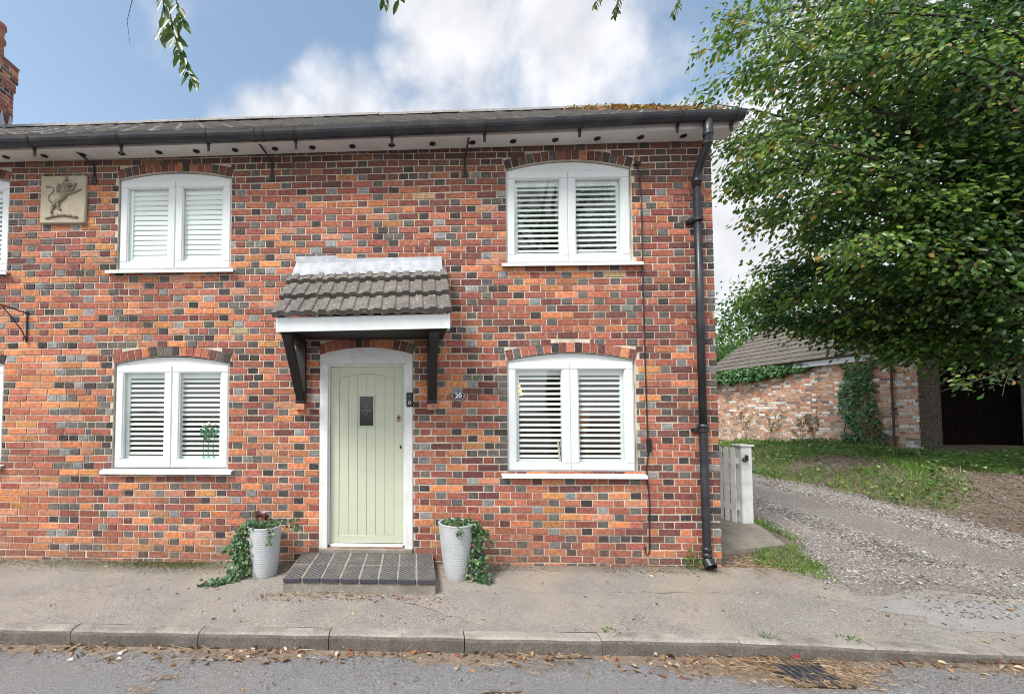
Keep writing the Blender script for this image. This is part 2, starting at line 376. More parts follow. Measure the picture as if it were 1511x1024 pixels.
def leaves(name, P, D, U, Ls, cols, material, parent=None, wid=.62, fold=.18, curl=.12):
    """many leaves: P base point, D direction, U approx normal, Ls length"""
    P = np.asarray(P, float); D = np.asarray(D, float); U = np.asarray(U, float); Ls = np.asarray(Ls, float)[:, None]
    D = D/np.maximum(np.linalg.norm(D, axis=1, keepdims=True), 1e-6)
    Sd = np.cross(D, U); Sd /= np.maximum(np.linalg.norm(Sd, axis=1, keepdims=True), 1e-6)
    Nn = np.cross(Sd, D); w = wid*.5
    T = [(0, 0, 0), (.28, w*.85, fold*w), (.68, w*.8, fold*w-curl*.3), (1, 0, -curl), (.68, -w*.8, fold*w-curl*.3), (.28, -w*.85, fold*w)]
    V = np.stack([P+Ls*(a*D+b*Sd+c*Nn) for a, b, c in T], 1).reshape(-1, 3)
    n = len(P); b = np.arange(n)[:, None]*6
    F = np.vstack([b+np.array([[0, 1, 2, 3]]), b+np.array([[0, 3, 4, 5]])])
    return mesh_obj(name, V, F, material, parent, cols=np.repeat(cols, 6, axis=0))
def lobed(name, P, D, U, Ls, cols, material, parent=None):
    """ivy leaves: three lobes"""
    P = np.asarray(P, float); D = np.asarray(D, float); U = np.asarray(U, float); Ls = np.asarray(Ls, float)[:, None]
    D = D/np.maximum(np.linalg.norm(D, axis=1, keepdims=True), 1e-6)
    Sd = np.cross(D, U); Sd /= np.maximum(np.linalg.norm(Sd, axis=1, keepdims=True), 1e-6); Nn = np.cross(Sd, D)
    T = [(0, 0, 0), (-.05, .30, .04), (.38, .50, -.03), (.5, .22, .05), (1, 0, -.1), (.5, -.22, .05), (.38, -.50, -.03), (-.05, -.30, .04)]
    V = np.stack([P+Ls*(a*D+b*Sd+c*Nn) for a, b, c in T], 1).reshape(-1, 3)
    n = len(P); b = np.arange(n)[:, None]*8
    F = np.vstack([b+np.array([[0, 1, 2, 3]]), b+np.array([[0, 3, 4, 5]]), b+np.array([[0, 5, 6, 7]])])
    return mesh_obj(name, V, F, material, parent, cols=np.repeat(cols, 8, axis=0))
def blades(name, P, H, W, lean, cols, material, parent=None):
    n = len(P); P = np.asarray(P, float); th = rng.uniform(0, 2*math.pi, n); th2 = rng.uniform(0, 2*math.pi, n)
    S_ = np.stack([np.cos(th), np.sin(th), np.zeros(n)], 1)*(W/2)[:, None]
    Ln = np.stack([np.cos(th2)*lean, np.sin(th2)*lean, np.zeros(n)], 1)
    Z = np.zeros((n, 3)); Z[:, 2] = 1
    a = P-S_; b = P+S_; c = P+S_*.7+Ln*(H*.45)[:, None]+Z*(H*.65)[:, None]; d = P-S_*.7+Ln*(H*.45)[:, None]+Z*(H*.65)[:, None]
    e = P+Ln*(H*1.1)[:, None]+Z*H[:, None]
    V = np.stack([a, b, c, d, e], 1).reshape(-1, 3); q = np.arange(n)[:, None]*5
    F = np.vstack([q+np.array([[0, 1, 2]]), q+np.array([[0, 2, 3]]), q+np.array([[3, 2, 4]])])
    return mesh_obj(name, V, F, material, parent, cols=np.repeat(cols, 5, axis=0))
def stones(name, P, r, cols, material, parent=None, flat=.55):
    n = len(P); P = np.asarray(P, float)
    base = np.array([(1, 0, 0), (0, 1, 0), (-1, 0, 0), (0, -1, 0), (0, 0, 1), (0, 0, -.6)], float)
    V = base[None]*(1+rng.uniform(-.35, .35, (n, 6, 1)))+rng.uniform(-.15, .15, (n, 6, 3))
    V[:, :, 2] *= flat; V *= r[:, None, None]*np.stack([rng.uniform(.7, 1.3, n), rng.uniform(.7, 1.3, n), np.ones(n)], 1)[:, None, :]
    th = rng.uniform(0, 6.28, n); c, s_ = np.cos(th)[:, None], np.sin(th)[:, None]
    x = V[:, :, 0]*c-V[:, :, 1]*s_; y = V[:, :, 0]*s_+V[:, :, 1]*c; V = np.stack([x, y, V[:, :, 2]], 2)+P[:, None, :]
    q = np.arange(n)[:, None]*6
    F = np.vstack([q+np.array([t]) for t in ((0, 1, 4), (1, 2, 4), (2, 3, 4), (3, 0, 4), (1, 0, 5), (2, 1, 5), (3, 2, 5), (0, 3, 5))])
    return mesh_obj(name, V.reshape(-1, 3), F, material, parent, cols=np.repeat(cols, 6, axis=0))
def pick(n, pal, w, jit=.18):
    pal = np.array(pal); i = rng.choice(len(pal), n, p=np.array(w)/sum(w))
    return np.clip(pal[i]*rng.uniform(1-jit, 1+jit, (n, 1))*rng.uniform(.95, 1.05, (n, 3)), 0, 1)

# ================================================================== ground
def H(x, y):
    x = np.asarray(x, float); y = np.asarray(y, float)
    b = .055*np.clip(y-.2, 0, 8.5)
    bank = .40*smoothstep((x-7.7+.25*vnoise(y, y*.3, .8))/1.7)*smoothstep((y+1.0)/5.0)*(1-.75*smoothstep((y-6)/5.5))-.10*smoothstep((y-6)/4)*(x > 7)
    z = b+bank
    z += (.012+.05*smoothstep((x-7.6)/1.0))*vnoise(x, y, 1.8)*smoothstep((y+.2)/1.0)*(np.asarray(x) > 3)
    z += .006*vnoise(x, y, 7)*smoothstep(y+.3)
    crosst = np.clip(-y/1.33, 0, 1)
    drop = .055*smoothstep((x-2.3)/2.2)
    z = np.where(y < 0, -(.03+drop)*crosst, z)
    return z
def sheet(name, xs, ys, zf, m, kind='structure'):
    X, Y = np.meshgrid(xs, ys); Z = zf(X, Y); V = np.stack([X, Y, Z], 2).reshape(-1, 3)
    nx, ny = len(xs), len(ys); i = np.arange(nx-1); j = np.arange(ny-1); I, J = np.meshgrid(i, j); a = (J*nx+I).ravel()
    F = np.stack([a, a+1, a+nx+1, a+nx], 1)
    o = mesh_obj(name, V, F, m, smooth=True); return tag(o, kind=kind)
# horizon-wide sheet of rough ground, dipping under road and pavement
tag(sheet('field', np.array([19, 24, 35, 60, 150, 400.]), np.array([-.2, 9, 20, 40, 100, 400.]), lambda X, Y: H(np.clip(X, -20, 20), np.clip(Y, 0, 18))+.03+0*X, MT['field']), kind='structure')
gx = np.concatenate([[-400, -150, -60, -30, -18], np.arange(-12, 3.0, 1.5), np.arange(3.0, 14, .12), np.arange(14, 20, .5), [24, 35, 60, 150, 400]])
gy = np.concatenate([[-400, -150, -60, -30, -16, -8.2], [-7.6, -7.5, -1.6, -1.34, -.06], np.arange(0, 9, .12), np.arange(9, 18, .5), [22, 30, 60, 150, 600]])
def gz(X, Y):
    z = H(np.clip(X, -20, 20), np.clip(Y, -1.3, 18))
    z = np.where(Y < .01, -.30, z-.0)
    return np.where(Y < -7.55, -.02, z)
sheet('ground', gx, gy, gz, MT['dirt'])
# road and pavement
sheet('road', np.concatenate([[-300, -100, -40, -12], np.arange(-8, 9, .25), [14, 40, 100, 300]]), np.concatenate([np.linspace(-7.5, -2.5, 10), np.arange(-2.4, -1.40, .1)]),
      lambda X, Y: -.132+.006*vnoise(X, Y, .9)-.012*smoothstep((Y+1.9)/.5), MT['road'])
sheet('pavement', np.concatenate([[-300, -100, -40, -12], np.arange(-8, 9.5, .15), [14, 40, 100, 300]]), np.concatenate([np.linspace(-1.345, .02, 24)]),
      lambda X, Y: H(X, Y)+.004*vnoise(X, Y, 3)+.003, MT['pave'])
def patchsheet():      # pale tarmac reinstatement at the drive mouth
    n = 40; vs = []; fs = []
    cx, cy = 5.2, -.90
    for r in (0, .25, .5, .75, 1):
        for k in range(n):
            th = 2*math.pi*k/n; rr = r*(1+.16*math.sin(3*th+1)+.08*math.sin(7*th))
            x = cx+rr*1.25*math.cos(th); y = cy+rr*.26*math.sin(th); vs.append((x, y, float(H(x, y)+.004*vnoise(x, y, 3))+.0050))
    for i in range(4):
        for k in range(n): fs.append((i*n+k, i*n+(k+1) % n, (i+1)*n+(k+1) % n, (i+1)*n+k))
    tag(mesh_obj('pavement_patch', vs, fs, MT['patch'], smooth=True), kind='structure')
patchsheet()
for k_, (x0, y0, x1, y1) in enumerate(((.9, -.66, 3.6, -.60), (-3.6, -.9, -2.2, -.35), (3.3, -.2, 4.4, -1.3), (-.3, -.76, .6, -1.32))):
    V = []; n = int(math.hypot(x1-x0, y1-y0)/.04)
    for i in range(n+1):
        t = i/n; x = x0+(x1-x0)*t+.02*math.sin(i*1.3+k_)+random.uniform(-.008, .008); y = y0+(y1-y0)*t+.015*math.sin(i*.7)+random.uniform(-.008, .008); w = .0018*(.3+math.sin(math.pi*t))*random.uniform(.5, 1.3)
        for d_ in (-w, w): V.append((x+d_*.3, y+d_, float(H(x, y)+.004*vnoise(x, y, 3))+.0062))
    tag(mesh_obj('pavement_crack', V, [(2*i, 2*i+1, 2*i+3, 2*i+2) for i in range(n)], MT['soil']), kind='structure')
# kerb: a row of concrete kerbstones with open joints
kj = [-14.8+1.012*i for i in range(12)]+[-2.66, -1.657, -.653, .37, 1.384, 2.386, 3.35, 4.24]+[5.2+i for i in range(16)]
mb = MB()
for a, b in zip(kj[:-1], kj[1:]):
    g = .004; j = random.uniform(-.003, .003)
    n = 5; vs = []
    prof = [(-1.455, -.16), (-1.452, 0), (-1.442, 1), (-1.425, 2), (-1.34, 2), (-1.34, -.25)]
    for i in range(n+1):
        x = a+g+(b-a-2*g)*i/n; zt = float(H(x, -1.33))+.002
        for (y, q) in prof:
            z = {0: zt-.030, 1: zt-.012, 2: zt}.get(q, q); wob = .003*math.sin(x*9)+j
            vs.append((x, y+wob*.7, z+(wob*.5 if q in (0, 1, 2) else 0)))
    k = len(prof); fs = [(i*k+q, (i+1)*k+q, (i+1)*k+q+1, i*k+q+1) for i in range(n) for q in range(k-1)]
    fs += [tuple(range(k)), tuple(n*k+q for q in reversed(range(k)))]
    mb.add(vs, fs)
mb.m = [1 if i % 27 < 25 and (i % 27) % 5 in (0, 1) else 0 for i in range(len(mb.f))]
tag(mb.build('kerb', [MT['kerb'], MT['kerbface']]), kind='structure')
assert len(mb.f) % 27 == 0
xs_ = np.arange(-8, 6.2, .05); V = []
for xx in xs_:
    wd = .10+.09*vnoise(xx, xx*.4, 1.7)+.12*math.exp(-((xx-2.5)/.7)**2)+.05*vnoise(xx, xx, 6)+.06*smoothstep((xx-3)/1)
    for t in (0, .33, .66, 1): yv = -1.452-wd*t; V.append((xx, yv, float(-.132+.006*vnoise(xx, yv, .9)-.012*smoothstep((yv+1.9)/.5))+.004-(.003 if t == 1 else 0)))
a = (np.arange(len(xs_)-1)[:, None]*4+np.arange(3)[None]).ravel()
tag(mesh_obj('gutter_dirt', V, np.stack([a, a+1, a+5, a+4], 1), MT['gdirt'], smooth=True), kind='structure')
# gravel drive: a lane running back beside the house
def lane_l(y): return np.where(y < -.3, 4.05+.6*(-.3-y)*0, 4.15+.75*smoothstep((y+.4)/1.8))+.06*vnoise(y, y, 3)
def lane_r(y): return 8.9-1.15*smoothstep((y+.3)/1.6)-.5*smoothstep((y-3)/2.5)+.10*vnoise(y*1.1, y, 2.6)
ys = np.concatenate([np.arange(-.42, 9, .12), np.arange(9, 17, .5)]); nx = 36
V = []; 
for y in ys:
    t = np.linspace(0, 1, nx); xx = lane_l(y)+(lane_r(y)-lane_l(y))*t
    edge = np.minimum(t, 1-t); zz = H(xx, np.full(nx, y))+.010*np.clip(edge*12, 0, 1)-.004+.012*smoothstep(1-abs(t-.5)*6)-.012*np.exp(-((t-.27)/.08)**2)-.012*np.exp(-((t-.75)/.08)**2)
    yy = y+(.16*vnoise(xx, xx*.5, 2.3)-.05)*(1-smoothstep((y+.42)/.9)); fr = smoothstep((y+.42)/.35)
    zz = np.where(yy < .03, H(xx, yy)+.004*vnoise(xx, yy, 3)+.0050+.006*fr, zz+.006)
    V += [(float(a), float(c), float(b)) for a, b, c in zip(xx, zz, yy)]
a = (np.arange(len(ys)-1)[:, None]*nx+np.arange(nx-1)[None]).ravel()
tag(mesh_obj('gravel_driveway', V, np.stack([a, a+1, a+nx+1, a+nx], 1), MT['drive'], smooth=True), kind='structure')
def stonepts(n):
    y = -.95+rng.random(n)**1.3*10.5; t = rng.random(n); l = lane_l(y)-.05; r = lane_r(y)+.15
    x = l+(r-l)*t; m = (vnoise(x, y, 2.6, 3)*.8+1.3+.5*np.exp(-((t-.5)/.22)**2) > rng.random(n)*1.8) & ((y > -.35) | (rng.random(n) < .22) & (x > 4.4)); return x[m], y[m]
x, y = stonepts(105000)
cols = pick(len(x), [(.20, .18, .16), (.33, .31, .29), (.50, .49, .48), (.09, .078, .068), (.26, .20, .15)], [2.6, 3, 2.6, 2.6, 1.4])
r_ = rng.uniform(.005, .0135, len(x))*np.where(rng.random(len(x)) < .06, 1.7, 1)
tag(stones('gravel', np.stack([x, y, H(x, y)+.009], 1), r_, cols, MT['gravelstone']), kind='stuff')
# concrete slab before the side gate
mb = MB(); poly = [(3.262, .30), (3.70, .44), (4.42, .62), (4.62, 1.15), (4.74, 1.62), (3.262, 1.9)]
mb.add([(x, y, .045) for x, y in poly]+[(x, y, -.05) for x, y in poly], [tuple(range(6)), tuple(range(11, 5, -1))]+[((i+1) % 6, i, 6+i, 6+(i+1) % 6) for i in range(6)])
mb.v = [(x, y, z+.052*max(0, y-.2)) for x, y, z in mb.v]
tag(mb.build('garden_path', MT['concrete']), kind='structure')

# ================================================================== brickwork
ORANGE = (.56, .215, .10); SALMON = (.50, .225, .135); RED = (.30, .098, .070); BRICK = (.40, .142, .088); PURPLE = (.17, .066, .056); BROWN = (.17, .09, .065)
GREY = (.128, .116, .104); DARK = (.062, .050, .048); PALE = (.24, .24, .235); TAN = (.42, .31, .17); OCHRE = (.50, .23, .09)
def bcol(x, z, kind):
    u = random.random(); t = min(1, max(0, (x+4.6)/7.8))      # 0 at the left end, 1 at the right
    if kind == 'H':
        pg = .74-.20*t
        if u < pg*.56: c = GREY
        elif u < pg*.84: c = DARK
        elif u < pg: c = PALE
        elif u < pg+.10: c = PURPLE
        else: c = random.choice([ORANGE, RED, BRICK, RED])
    elif kind == 'G': c = random.choice([GREY, GREY, DARK, PALE])
    elif kind == 'A': c = random.choice([RED, BRICK, PURPLE, DARK, GREY, ORANGE, RED])
    else:
        po = .46-.38*t+(.10 if z < 1.0 else 0)-(.12 if z > 3.6 else 0)+(.12 if 1.0 < z < 3 and t < .5 else 0)
        po += .22*float(vnoise(x, z*1.3, 1.5, 2))
        if x > 2.4: po *= .5
        if u < po*.60: c = ORANGE
        elif u < po*.93: c = SALMON
        elif u < po: c = OCHRE
        elif u < po+.34: c = BRICK
        elif u < po+.34+.22+.08*t: c = RED
        elif u < .995: c = PURPLE
        else: c = TAN
    k = random.uniform(.74, 1.18)*(1+.10*float(vnoise(x, z, 1.1, 5)))
    c = [q*k*random.uniform(.94, 1.06) for q in c]
    if z > 4.15:                                             # top courses: soot plus eaves shade, both painted into brick colour
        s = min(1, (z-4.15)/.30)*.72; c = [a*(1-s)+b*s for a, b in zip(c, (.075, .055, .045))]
    if z < .32:
        s = min(1, (.32-z)/.25)*.45; c = [a*(1-s)+b*s for a, b in zip(c, (.20, .12, .085))]
    return tuple(c)
def add_brick(mb, q, col, xf, y=0.0, back=.010, m=0, bev=.003):
    """q: four (s,z) corners CCW"""
    cx = sum(p[0] for p in q)/4; cz = sum(p[1] for p in q)/4
    j = [(p[0]+random.uniform(-.0015, .0015), p[1]+random.uniform(-.0015, .0015)) for p in q]
    w = min(abs(q[1][0]-q[0][0])+abs(q[1][1]-q[0][1]), .3)
    def ins(p, k):
        dx, dz = cx-p[0], cz-p[1]; L_ = math.hypot(dx, dz) or 1
        return (p[0]+math.copysign(min(k, abs(dx)), dx), p[1]+math.copysign(min(k, abs(dz)), dz))
    d = y+random.uniform(-.0022, .0022)
    A = [xf(*ins(p, bev), d+random.uniform(-.0006, .0006)) for p in j]; B = [xf(*p, d+bev) for p in j]; C = [xf(*p, y+back) for p in j]
    mb.add(A+B+C, [(0, 1, 2, 3)]+[(i, 4+i, 4+(i+1) % 4, (i+1) % 4) for i in range(4)]+[(4+i, 8+i, 8+(i+1) % 4, 4+(i+1) % 4) for i in range(4)], m, col)
def arcinfo(h):
    xa, xb, za, zs, zc = h[:5]; w = xb-xa; s = zc-zs; Rr = (w*w/4+s*s)/(2*s); return (xa+xb)/2, zc-Rr, Rr
def hole_iv(h, z, ring=.115):
    xa, xb, za, zs, zc = h[:5]
    if z < za: return None
    if z < zs: return (xa, xb)
    cx, z0, Rr = arcinfo(h)
    q = (Rr+ring)**2-(z-z0)**2
    if q <= 0: return None
    k = min(math.sqrt(q), (z-z0)*((xb-xa)/2)/(zs-z0)+.004)
    return (cx-k, cx+k)
def brickwork(mb, s0, s1, z0, z1, holes=(), colf=bcol, xf=lambda s, z, d: (s, d, z), topf=None, seed=0, special=None, pitch=.0755, ring=.115):
    rnd = random.Random(seed); row = 0; z = z0
    while z < z1-.01:
        zt = min(z+pitch-.0125, z1); wav = 0
        zc = (z+zt)/2
        ivs = [hole_iv(h, zc, ring) for h in holes]; ivs = [i for i in ivs if i]
        lo, hi = s0, s1
        if topf: lo, hi = topf(zt)
        JT = .0125; run = []; sb = s0
        if special and z < 2.36:                     # left end: stretcher courses with a column of grey headers
            q = s0-(.115 if row % 2 else 0)-rnd.uniform(0, .03)
            while q < -3.72:
                if row % 2 == 0 and -4.20 < q < -3.90:
                    for _ in range(3): run.append([q, q+.105, 'G']); q += .1175
                    break
                l_ = rnd.choice((.218, .218, .225, .205)); run.append([q, q+l_, 'S']); q += l_+JT
            sb = run[-1][1]+JT
        per = .218+.105+2*JT; q = math.floor((sb-per)/per)*per+(per/2 if row % 2 else 0)+rnd.uniform(-.006, .006)
        while q < s1:
            for L0, k in ((.218, 'S'), (.105, 'H')):
                a, b = q, q+L0; q = b+JT
                if b < sb+.03: continue
                a = max(a, sb)
                if special:
                    r = special(a, z, row, k)
                    if r and r[0] == 'G' and k == 'H': k = 'G'
                if k == 'S' and b-a > .2 and rnd.random() < .07: m2 = (a+b)/2; run += [[a, m2-.006, 'H'], [m2+.006, b, 'H']]
                else: run.append([a, b, k])
        for u in range(len(run)-1):
            e = rnd.uniform(-.006, .006); run[u][1] += e; run[u+1][0] += e
        for a, b, k in run:
            segs = [(max(a, lo), min(b, hi))]
            for (p, q) in ivs:
                ns = []
                for (c, d) in segs:
                    if d <= p or c >= q: ns.append((c, d)); continue
                    if c < p: ns.append((c, p-.004))
                    if d > q: ns.append((q+.004, d))
                segs = ns
            for (c, d) in segs:
                if d-c < .022: continue
                sl_ = lambda ss: .004*math.sin(ss*1.3+row*.35)+.003*math.sin(ss*4.1+row)
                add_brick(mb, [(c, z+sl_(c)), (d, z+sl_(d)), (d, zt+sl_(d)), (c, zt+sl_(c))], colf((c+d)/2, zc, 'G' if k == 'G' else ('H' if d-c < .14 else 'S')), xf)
        z += pitch; row += 1
    for h in holes:                                  # segmental arch of brick on edge
        if len(h) > 5 and h[5] == 0: continue
        cx, zz, Rr = arcinfo(h); th = math.asin((h[1]-h[0])/2/Rr); n = round(2*th*(Rr+.05)/.083)
        for i in range(n):
            a0 = -th+2*th*i/n; a1 = -th+2*th*(i+1)/n; e = .0045/Rr
            f = lambda a, r: (cx+math.sin(a)*r, zz+math.cos(a)*r)
            zz_ = 2.0 if h[3] < 3 else 4.33
            add_brick(mb, [f(a0+e, Rr+.004), f(a1-e, Rr+.004), f(a1-e, Rr+ring-.006), f(a0+e, Rr+ring-.006)], colf(cx, zz_, 'A'), xf, y=-.001)
def wallskin(mb, s0, s1, z0, z1, holes, d0, d1, xf, m=1, topf=None):
    """solid wall around arched openings: front skin at depth d0, back skin at d1, reveals between"""
    br = {s0, s1}
    for h in holes:
        for i in range(13): br.add(h[0]+(h[1]-h[0])*i/12)
    if topf: br |= {s0+(s1-s0)*i/8 for i in range(9)}
    br = sorted(br)
    def ops(h, s):
        cx, zz, Rr = arcinfo(h); return zz+math.sqrt(max(Rr*Rr-(s-cx)**2, 0))
    zt = topf if topf else (lambda s: z1)
    for a, b in zip(br[:-1], br[1:]):
        if b-a < 1e-6: continue
        hs = sorted([h for h in holes if h[0]-1e-6 <= a and b <= h[1]+1e-6], key=lambda h: h[2])
        lo = (z0, z0)
        for h in hs+[None]:
            hi = (h[2], h[2]) if h else (zt(a), zt(b))
            for d in (d0, d1):
                mb.add([xf(a, lo[0], d), xf(b, lo[1], d), xf(b, hi[1], d), xf(a, hi[0], d)], [(0, 1, 2, 3)], m)
            if h:
                t = (ops(h, a), ops(h, b))
                mb.add([xf(a, hi[0], d0), xf(b, hi[0], d0), xf(b, hi[0], d1), xf(a, hi[0], d1)], [(0, 1, 2, 3)], m)
                mb.add([xf(a, t[0], d0), xf(b, t[1], d0), xf(b, t[1], d1), xf(a, t[0], d1)], [(0, 1, 2, 3)], m)
                lo = t
    for h in holes:
        for s in (h[0], h[1]):
            mb.add([xf(s, h[2], d0), xf(s, ops(h, s), d0), xf(s, ops(h, s), d1), xf(s, h[2], d1)], [(0, 1, 2, 3)], m)

# ================================================================== THE COTTAGE
WX0, WX1 = -10.5, 3.26
def tilt(x): return .0105*(x+.7)
house = empty('terraced_cottage', (0, 0, 0), 'old red brick terraced cottage with white casement windows and a sage green door', 'house')
#        xa      xb      za     spring  crown
UL = (-3.405, -2.085, 3.262, 4.325, 4.405); UR = (1.018, 2.395, 3.285, 4.352, 4.450)
LL = (-3.405, -2.080, 1.010, 2.192, 2.280); LR = (1.012, 2.397, .990, 2.215, 2.300)
DO = (-1.055, -.020, .150, 2.285, 2.368)
NU = (-5.95, -4.70, 3.255, 4.33, 4.41); NL = (-5.95, -4.69, 1.05, 2.19, 2.275)
HOLES = [UL, UR, LL, LR, DO, NU, NL]
def special(s, z, row, k):
    if -4.06 < s < -3.70 and z < 2.32 and row % 2 == 0: return ('G', .105)
    if -.66 < s < -.25 and 3.35 < z < 4.5 and row % 2 == 0: return ('G', .105)
    if -1.6 < s < -1.15 and z < 1.6 and row % 2: return ('G', .105) if k == 'H' else None
    if .35 < s < .75 and z < 1.2 and row % 2: return ('H', .105)
    if random.random() < .05: return ('H', .105) if k == 'S' else ('S', .218)
    return None
mb = MB()
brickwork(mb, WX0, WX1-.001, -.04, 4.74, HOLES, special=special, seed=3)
# bricks above the leaning eave line are hidden by the soffit
wallskin(mb, WX0, WX1-.008, -.30, 4.70, HOLES, .007, .235, lambda s, z, d: (s, d, z))
DEPTH = 5.15
RZ, RY = 6.66, 2.42        # ridge
def gtop(s): return 4.66+(RZ-4.90)*(1-abs(s-DEPTH/2)/(DEPTH/2))
gx_ = lambda s, z, d: (WX1-d, s, z)
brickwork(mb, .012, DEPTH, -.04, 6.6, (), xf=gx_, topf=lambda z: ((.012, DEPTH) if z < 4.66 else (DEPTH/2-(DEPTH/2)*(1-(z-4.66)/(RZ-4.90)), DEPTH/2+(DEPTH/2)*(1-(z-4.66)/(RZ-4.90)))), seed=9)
wallskin(mb, .007, DEPTH, -.30, 4.7, [], .007, .235, gx_, topf=gtop)
bk = lambda s, z, d: (-s, DEPTH+.01-d, z)
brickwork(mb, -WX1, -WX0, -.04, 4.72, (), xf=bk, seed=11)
wallskin(mb, -WX1, -WX0, -.30, 4.7, [], .007, .235, bk)
lf = lambda s, z, d: (WX0+d, DEPTH-s, z)
wallskin(mb, .01, DEPTH, -.30, 4.7, [], .0, .235, lf, topf=gtop)
mb.build('wall', [MT['brick'], MT['mortar']], house, col=True)
# rooms inside
mb = MB()
mb.box(WX0+.3, WX1-.25, .236, DEPTH-.25, -.06, .12); mb.box(WX0+.3, WX1-.25, .236, DEPTH-.25, 2.52, 2.78)
mb.box(WX0+.3, WX1-.25, .236, DEPTH-.25, 4.56, 4.60)
mb.box(WX0+.3, WX1-.25, 3.7, 3.8, .12, 4.56)
for x in (-4.3, -1.35, .25): mb.box(x-.05, x+.05, .24, 3.7, .12, 2.52); mb.box(x-.05, x+.05, .24, 3.7, 2.78, 4.56)
mb.build('room_lining', MT['plaster'], house)

# roof ---------------------------------------------------------------
def tiled(mb, x0, x1, p0, p1, roll, courses, zf=lambda x: 0, rh=.022, th=.022, m=0, jit=.0, seed=1, flat=.45, stag=0):
    """p0 eave (y,z), p1 ridge (y,z): interlocking tiles with rolls, each course lapping the one below"""
    rnd = random.Random(seed); dy, dz = p1[0]-p0[0], p1[1]-p0[1]; Ls = math.hypot(dy, dz); ny, nz_ = -dz/Ls, dy/Ls
    if nz_ < 0: ny, nz_ = -ny, -nz_
    nr = max(1, round((x1-x0)/roll)); pf = [(0, 0), (.34, 0), (.42, .8), (.48, 1), (.88, 1), (.95, .55)]
    xs = [(x0+(x1-x0)*(i+u)/nr, h) for i in range(nr) for (u, h) in pf]+[(x1, 0)]
    for c in range(courses):
        a, b = c/courses, min((c+1)/courses+.12/courses, 1.0)
        rows = []; jj = [rnd.uniform(-jit, jit) for _ in range(nr//2+2)]
        for (t, off, side) in ((a, 0, -1), (a, th, 0), (b, 0, 1)):
            r = []
            for i, (x, h) in enumerate(xs):
                x = min(x+(stag if c % 2 else 0), x1)
                o = off+rh*h*(1 if side >= 0 else .9)+(jj[(i//len(pf))//2] if side <= 0 else 0)
                if side < 0: o = rh*h-.004
                r.append((x, p0[0]+dy*t+ny*o, p0[1]+dz*t+nz_*o+zf(x)))
            rows.append(r)
        n = len(xs); vs = rows[0]+rows[1]+rows[2]
        fs = [(i, i+1, n+i+1, n+i) for i in range(n-1)]+[(n+i, n+i+1, 2*n+i+1, 2*n+i) for i in range(n-1)]
        mb.add(vs, fs, m)
EY, EZ = -.315, 4.675
mb = MB()
RX1 = 3.42
tiled(mb, WX0-.1, RX1, (EY, EZ), (RY, RZ), .30, 10, tilt, rh=.007, th=.026, jit=.004, stag=.15)
tiled(mb, WX0-.1, RX1, (DEPTH+.33, EZ), (RY+.03, RZ), .165, 9, tilt, rh=.016, th=.024)
# roof deck closing the tiles from below, and the verge
mb.add([(WX0-.1, EY, EZ-.05+tilt(WX0)), (RX1-.02, EY, EZ-.05+tilt(RX1)), (RX1-.02, RY, RZ-.06+tilt(RX1)), (WX0-.1, RY, RZ-.06+tilt(WX0)), (RX1-.02, DEPTH+.33, EZ-.05+tilt(RX1)), (WX0-.1, DEPTH+.33, EZ-.05+tilt(WX0))], [(0, 1, 2, 3), (3, 2, 4, 5)])
roof = mb.build('roof', MT['mainroof'], house)
mb = MB(); x = WX0
while x < RX1-.05:
    x2 = min(x+.45, RX1); j = random.uniform(-.006, .006); prof = []
    for k in range(9):
        th = math.pi*k/8; prof.append((RY+.015-.13*math.cos(th), RZ-.03+.095*math.sin(th)+j))
    vs = [(x, y, z+tilt(x)) for y, z in prof]+[(x2-.006, y, z+tilt(x2)) for y, z in prof]+[(x2-.03, y*1.0, z+.008+tilt(x2)) for y, z in prof]
    mb.add(vs, [(k, k+1, 10+k, 9+k) for k in range(8)]+[tuple(range(9)), tuple(17-k for k in range(9))]); x = x2
mb.build('ridge_tiles', MT['mainroof'], roof)
# moss and leaf litter on the right end of the roof
n = 1500; t = rng.random(n)**.55; xx = 3.38-rng.random(n)**2*1.0*t-.02; keep = rng.random(n) < .95
yy = EY+.2+(RY-EY-.2)*t; zz = EZ+(RZ-EZ)*(yy-EY)/(RY-EY)+.03+np.array([tilt(a) for a in xx])+rng.random(n)*.03
cl = pick(n, [(.36, .16, .08), (.30, .29, .07), (.20, .12, .07), (.42, .34, .14), (.25, .10, .06)], [2, 2, 2, 1, 1])
o = leaves('fallen_leaves_on_roof', np.stack([xx, yy, zz], 1), rng.normal(size=(n, 3))*[1, 1, .4], rng.normal(size=(n, 3))*.6+[0, -.3, 1], rng.uniform(.03, .07, n), cl, MT['litter'])
tag(o, 'rusty dead leaves and yellow moss on the right end of the roof', 'leaves', kind='stuff')

